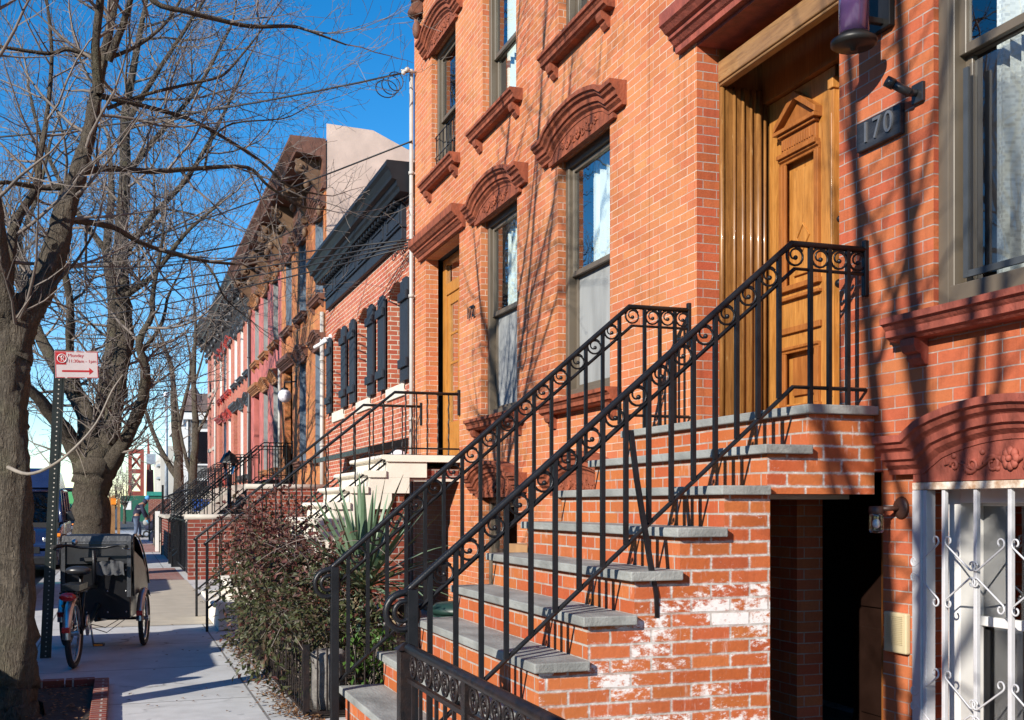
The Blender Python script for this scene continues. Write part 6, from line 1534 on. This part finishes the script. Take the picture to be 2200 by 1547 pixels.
for (x, y, z) in ((1.07,Y-.2,.68),(1.15,Y+.16,.72)):
    b = MB(); b.ball((x,y,z), .05, 8, sc=(1,.8,1.2))
    for k in range(4): b.tube([(x+.02,y-.03+.02*k,z-.03),(x+.045,y-.03+.02*k,z-.07),(x+.04,y-.03+.02*k,z-.10)], .011, 5)
    b.tube([(x-.02,y+.03,z),(x+.02,y+.05,z-.05)], .012, 5); b.build('glove', M['glove'], pe)
for (x, y) in ((.72,Y-.14),(.90,Y+.13)):
    b = MB(); b.ball((x,y,.05), .09, 10, sc=(1.5,.6,.55)); b.build('shoe', M['black_plastic'], pe)
b = MB(); b.torus((.78,Y,1.17), .185, .012, 'z', 18, 5); b.build('reflective_stripe', M['sign_white'], pe)
ct = thing('mail_cart', 'three-wheeled push cart loaded with navy mail bags beside the bending person', 'cart', (1.35, 48.1, 0))
b = MB(); b.box(1.0,1.8,47.85,48.35,.22,.26); b.tube([(1.05,48.1,.25),(1.0,48.1,.75)], .02, 6); b.tube([(1.75,48.1,.25),(1.8,48.1,.8)], .02, 6); b.build('frame', M['metal_grey'], ct)
for (x, y, z, r, s, m_) in ((1.2,48.0,.47,.24,(1,.9,.85),'jacket'),(1.62,48.05,.44,.24,(.95,1,.85),'jacket'),(1.45,48.2,.66,.18,(1.1,1,.8),'jacket'),(1.05,47.9,.62,.14,(1,1,1),'screen')):
    b = MB(); b.ball((x,y,z), r, 12, sc=s); b.build('mail_bag', M[m_], ct)
for (x, y, r) in ((1.05,47.85,.14),(1.05,48.35,.14),(1.75,48.1,.22)):
    b = MB(); b.torus((x,y,r), r-.03, .03, 'y', 20, 6); b.build('wheel', M['rubber'], ct)

# ================================================================= overhead cables
WG = 'cables strung across the street'
def cable(label, a, c, sag, r=.011, kink=None, name='overhead_cable'):
    pts = []; rn = random.Random(label)
    for i in range(25):
        q = i/24; p = Vector(a).lerp(Vector(c), q); p.z -= sag*4*q*(1-q)
        pts.append(p)
    b = MB(); b.tube(pts, r, 5); return tag(b.build(name, M['wire']), label, 'cable', WG)
PA = (XF-.06, 14.13, 4.78)
for k, (lab, c, sag) in enumerate([('highest of the bundle of cables meeting the white drainpipe below the navy cornice', (-12.6, 42, 9.2), .55), ('second of the cables meeting the white drainpipe below the navy cornice', (-12.6, 42, 8.6), .75), ('third of the cables meeting the white drainpipe below the navy cornice', (-12.6, 42, 7.9), .8), ('lowest of the cables meeting the white drainpipe below the navy cornice', (-12.6, 42, 7.2), .9)]):
    cable(lab, (PA[0], PA[1], PA[2]-.03*k), c, sag)
cable('thick twisted cable from the top of the white drainpipe across to the left trees', (XF-.08, 14.1, 6.95), (-11, 20, 6.7), .75, .013)
cable('single cable joining the upper part of the white drainpipe', (XF-.06, 14.1, 6.05), (-12.6, 50, 9.5), 1.0, .012)
cable('slack cable from the golden brick cornice over the street', (XF-.5, 27.5, 7.7), (-12, 30, 7.4), .9, .02)
cable('cable crossing below the pink house cornice', (XF-.3, 36, 6.9), (-12, 44, 8.6), .9, .02)
cable('lower cable crossing in front of the far rose brick windows', (XF-.05, 42, 5.9), (-12, 60, 7.6), .7, .02)
cable('lowest cable crossing in front of the far end house', (XF-.05, 46, 5.4), (-12, 66, 7.4), .7, .02)
bn = MB(); rn = random.Random(8)
for k in range(7):
    c = Vector((XF-.10-.03*k/7, 14.28+.09*k, 4.74+rn.uniform(-.05,.05))); bn.torus(c, .08+.03*rn.random(), .006, 'x', 14, 4, sc=.6)
tag(bn.build('cable_coil', M['wire']), 'tangle of cable loops tied at the drainpipe under the navy cornice', 'cable coil')
bn = MB()
for k in range(3): bn.torus((XF-.30-.05*k, 14.0+.04*k, 6.76-.04*k), .10+.02*k, .007, 'y', 18, 4, sc=1.2-.2*k)
tag(bn.build('cable_coil', M['wire']), 'hanging loop of cable at the top of the white drainpipe', 'cable coil')
ins = MB(); ins.ball((XF-.12, 14.1, 6.97), .035, 10); ins.ball((XF-.17, 14.1, 6.92), .03, 10); ins.tube([(XF,14.1,6.95),(XF-.2,14.1,6.95)], .015, 6)
tag(ins.build('insulator', M['pipe_white']), 'white insulator bracket at the top of the drainpipe', 'insulator')
for i, (x, y, h) in enumerate([(-12.6,42,9.6),(-12.6,66,9.6),(-11.5,95,10),(-10.5,130,10)]):
    b = MB(); b.tube([(x,y,-.1),(x,y,h)], [.15,.1], 8); b.box(x-1.0,x+1.0,y-.06,y+.06,h-.7,h-.58); tag(b.build('utility_pole', M['bark']), ['nearest utility pole across the street','second utility pole across the street','third utility pole across the street','farthest utility pole across the street'][i], 'utility pole', 'utility poles')
# ================================================================= the other side of the street (mirrored in the windows)
OB = [brick('opposite brick', (.20,.07,.05), (.26,.10,.07), (.25,.2,.17)), plain('opposite grey render', (.22,.21,.19), .8, var=.15), plain('opposite brown paint', (.12,.07,.05), .8, var=.15)]
OL = ['first red brick house across the street, out of view', 'grey rendered house across the street, out of view', 'brown house across the street, out of view']
ON = ['opposite the stair foot', 'next along to the north', 'third along', 'fourth along', 'fifth along', 'sixth along', 'seventh along', 'behind the viewer', 'farther behind the viewer', 'last behind the viewer']
for i, y0 in enumerate((-2, 5.2, 12.4, 19.6, 26.8, 34, 41.2, -9.2, -16.4, -23.6)):
    k = i % 3; h = (6.9, 6.3, 7.2)[k]
    r = thing('opposite_house', '%s brick or rendered front across the street, %s' % (('red', 'grey', 'brown')[k], ON[i]), 'house', (-14.6, y0+3.5, 0), 0, 'houses across the street')
    b = MB(); b.box(-23, -14.6, y0, y0+7.19, -.02, h); b.build('wall', OB[k], r)
    b = MB(); b.box(-14.598, -14.2, y0, y0+7.18, h-.5, h+.1); b.build('cornice', M['brownstone_dark'], r)
    for z in (.9, 4.0):
        for yy in (1.0, 3.1, 5.2):
            w = MB(); w.box(-14.599, -14.54, y0+yy, y0+yy+1.1, z, z+1.9); wo = w.build('window', M['frame_white'], r)
            g = MB(); g.box(-14.539, -14.53, y0+yy+.12, y0+yy+.98, z+.12, z+1.78); g.build('pane', M['glass_dark'], wo)
SKY_AIR, SKY_DUST, SKY_OZ, SKY_SAT, SKY_STR, EXPO = 0.9, .0, 2.2, 1.42, .125, .64
# ================================================================= camera, sun and sky
cam = bpy.data.cameras.new('camera'); co_ = bpy.data.objects.new('camera', cam); COL.objects.link(co_)
cam.sensor_width = 36; cam.lens = 36*2400/2200; cam.shift_y = (1085-773.5)/2200; cam.clip_end = 3000; cam.clip_start = .05
th = math.atan(844/2400)
co_.location = (0, 0, 1.33); co_.rotation_euler = (PI/2, 0, -th); SC.camera = co_
sx, sy, sz = 1.0, .70, -.58          # the way sunlight travels
el = math.atan2(-sz, math.hypot(sx, sy)); az = math.atan2(-sx, -sy)      # bearing of the sun from +Y, clockwise towards +X
sd = bpy.data.lights.new('sun', 'SUN'); sd.energy = 5.0; sd.angle = rad(.55); sd.color = (1, .93, .82)
so = bpy.data.objects.new('sun', sd); COL.objects.link(so); so.rotation_euler = Vector((sx,sy,sz)).to_track_quat('-Z', 'Y').to_euler(); so.location = (-20, -14, 12)
W = bpy.data.worlds.new('World'); SC.world = W; W.use_nodes = True; nt = W.node_tree
bg = nt.nodes['Background']; sk = nt.nodes.new('ShaderNodeTexSky'); sk.sky_type = 'NISHITA'; sk.sun_disc = False
sk.sun_elevation = el; sk.sun_rotation = az; sk.air_density = SKY_AIR; sk.dust_density = SKY_DUST; sk.ozone_density = SKY_OZ; sk.altitude = 300
hs = nt.nodes.new('ShaderNodeHueSaturation'); hs.inputs['Saturation'].default_value = SKY_SAT
nt.links.new(sk.outputs[0], hs.inputs['Color']); nt.links.new(hs.outputs[0], bg.inputs[0]); bg.inputs[1].default_value = SKY_STR
vs_ = SC.view_settings; vs_.view_transform = 'Standard'; vs_.look = 'None'; vs_.gamma = 1; vs_.exposure = EXPO; vs_.use_curve_mapping = False
SC.cycles.max_bounces = 8; SC.cycles.transparent_max_bounces = 12; SC.cycles.caustics_reflective = False; SC.cycles.caustics_refractive = False
SC.cycles.use_denoising = True
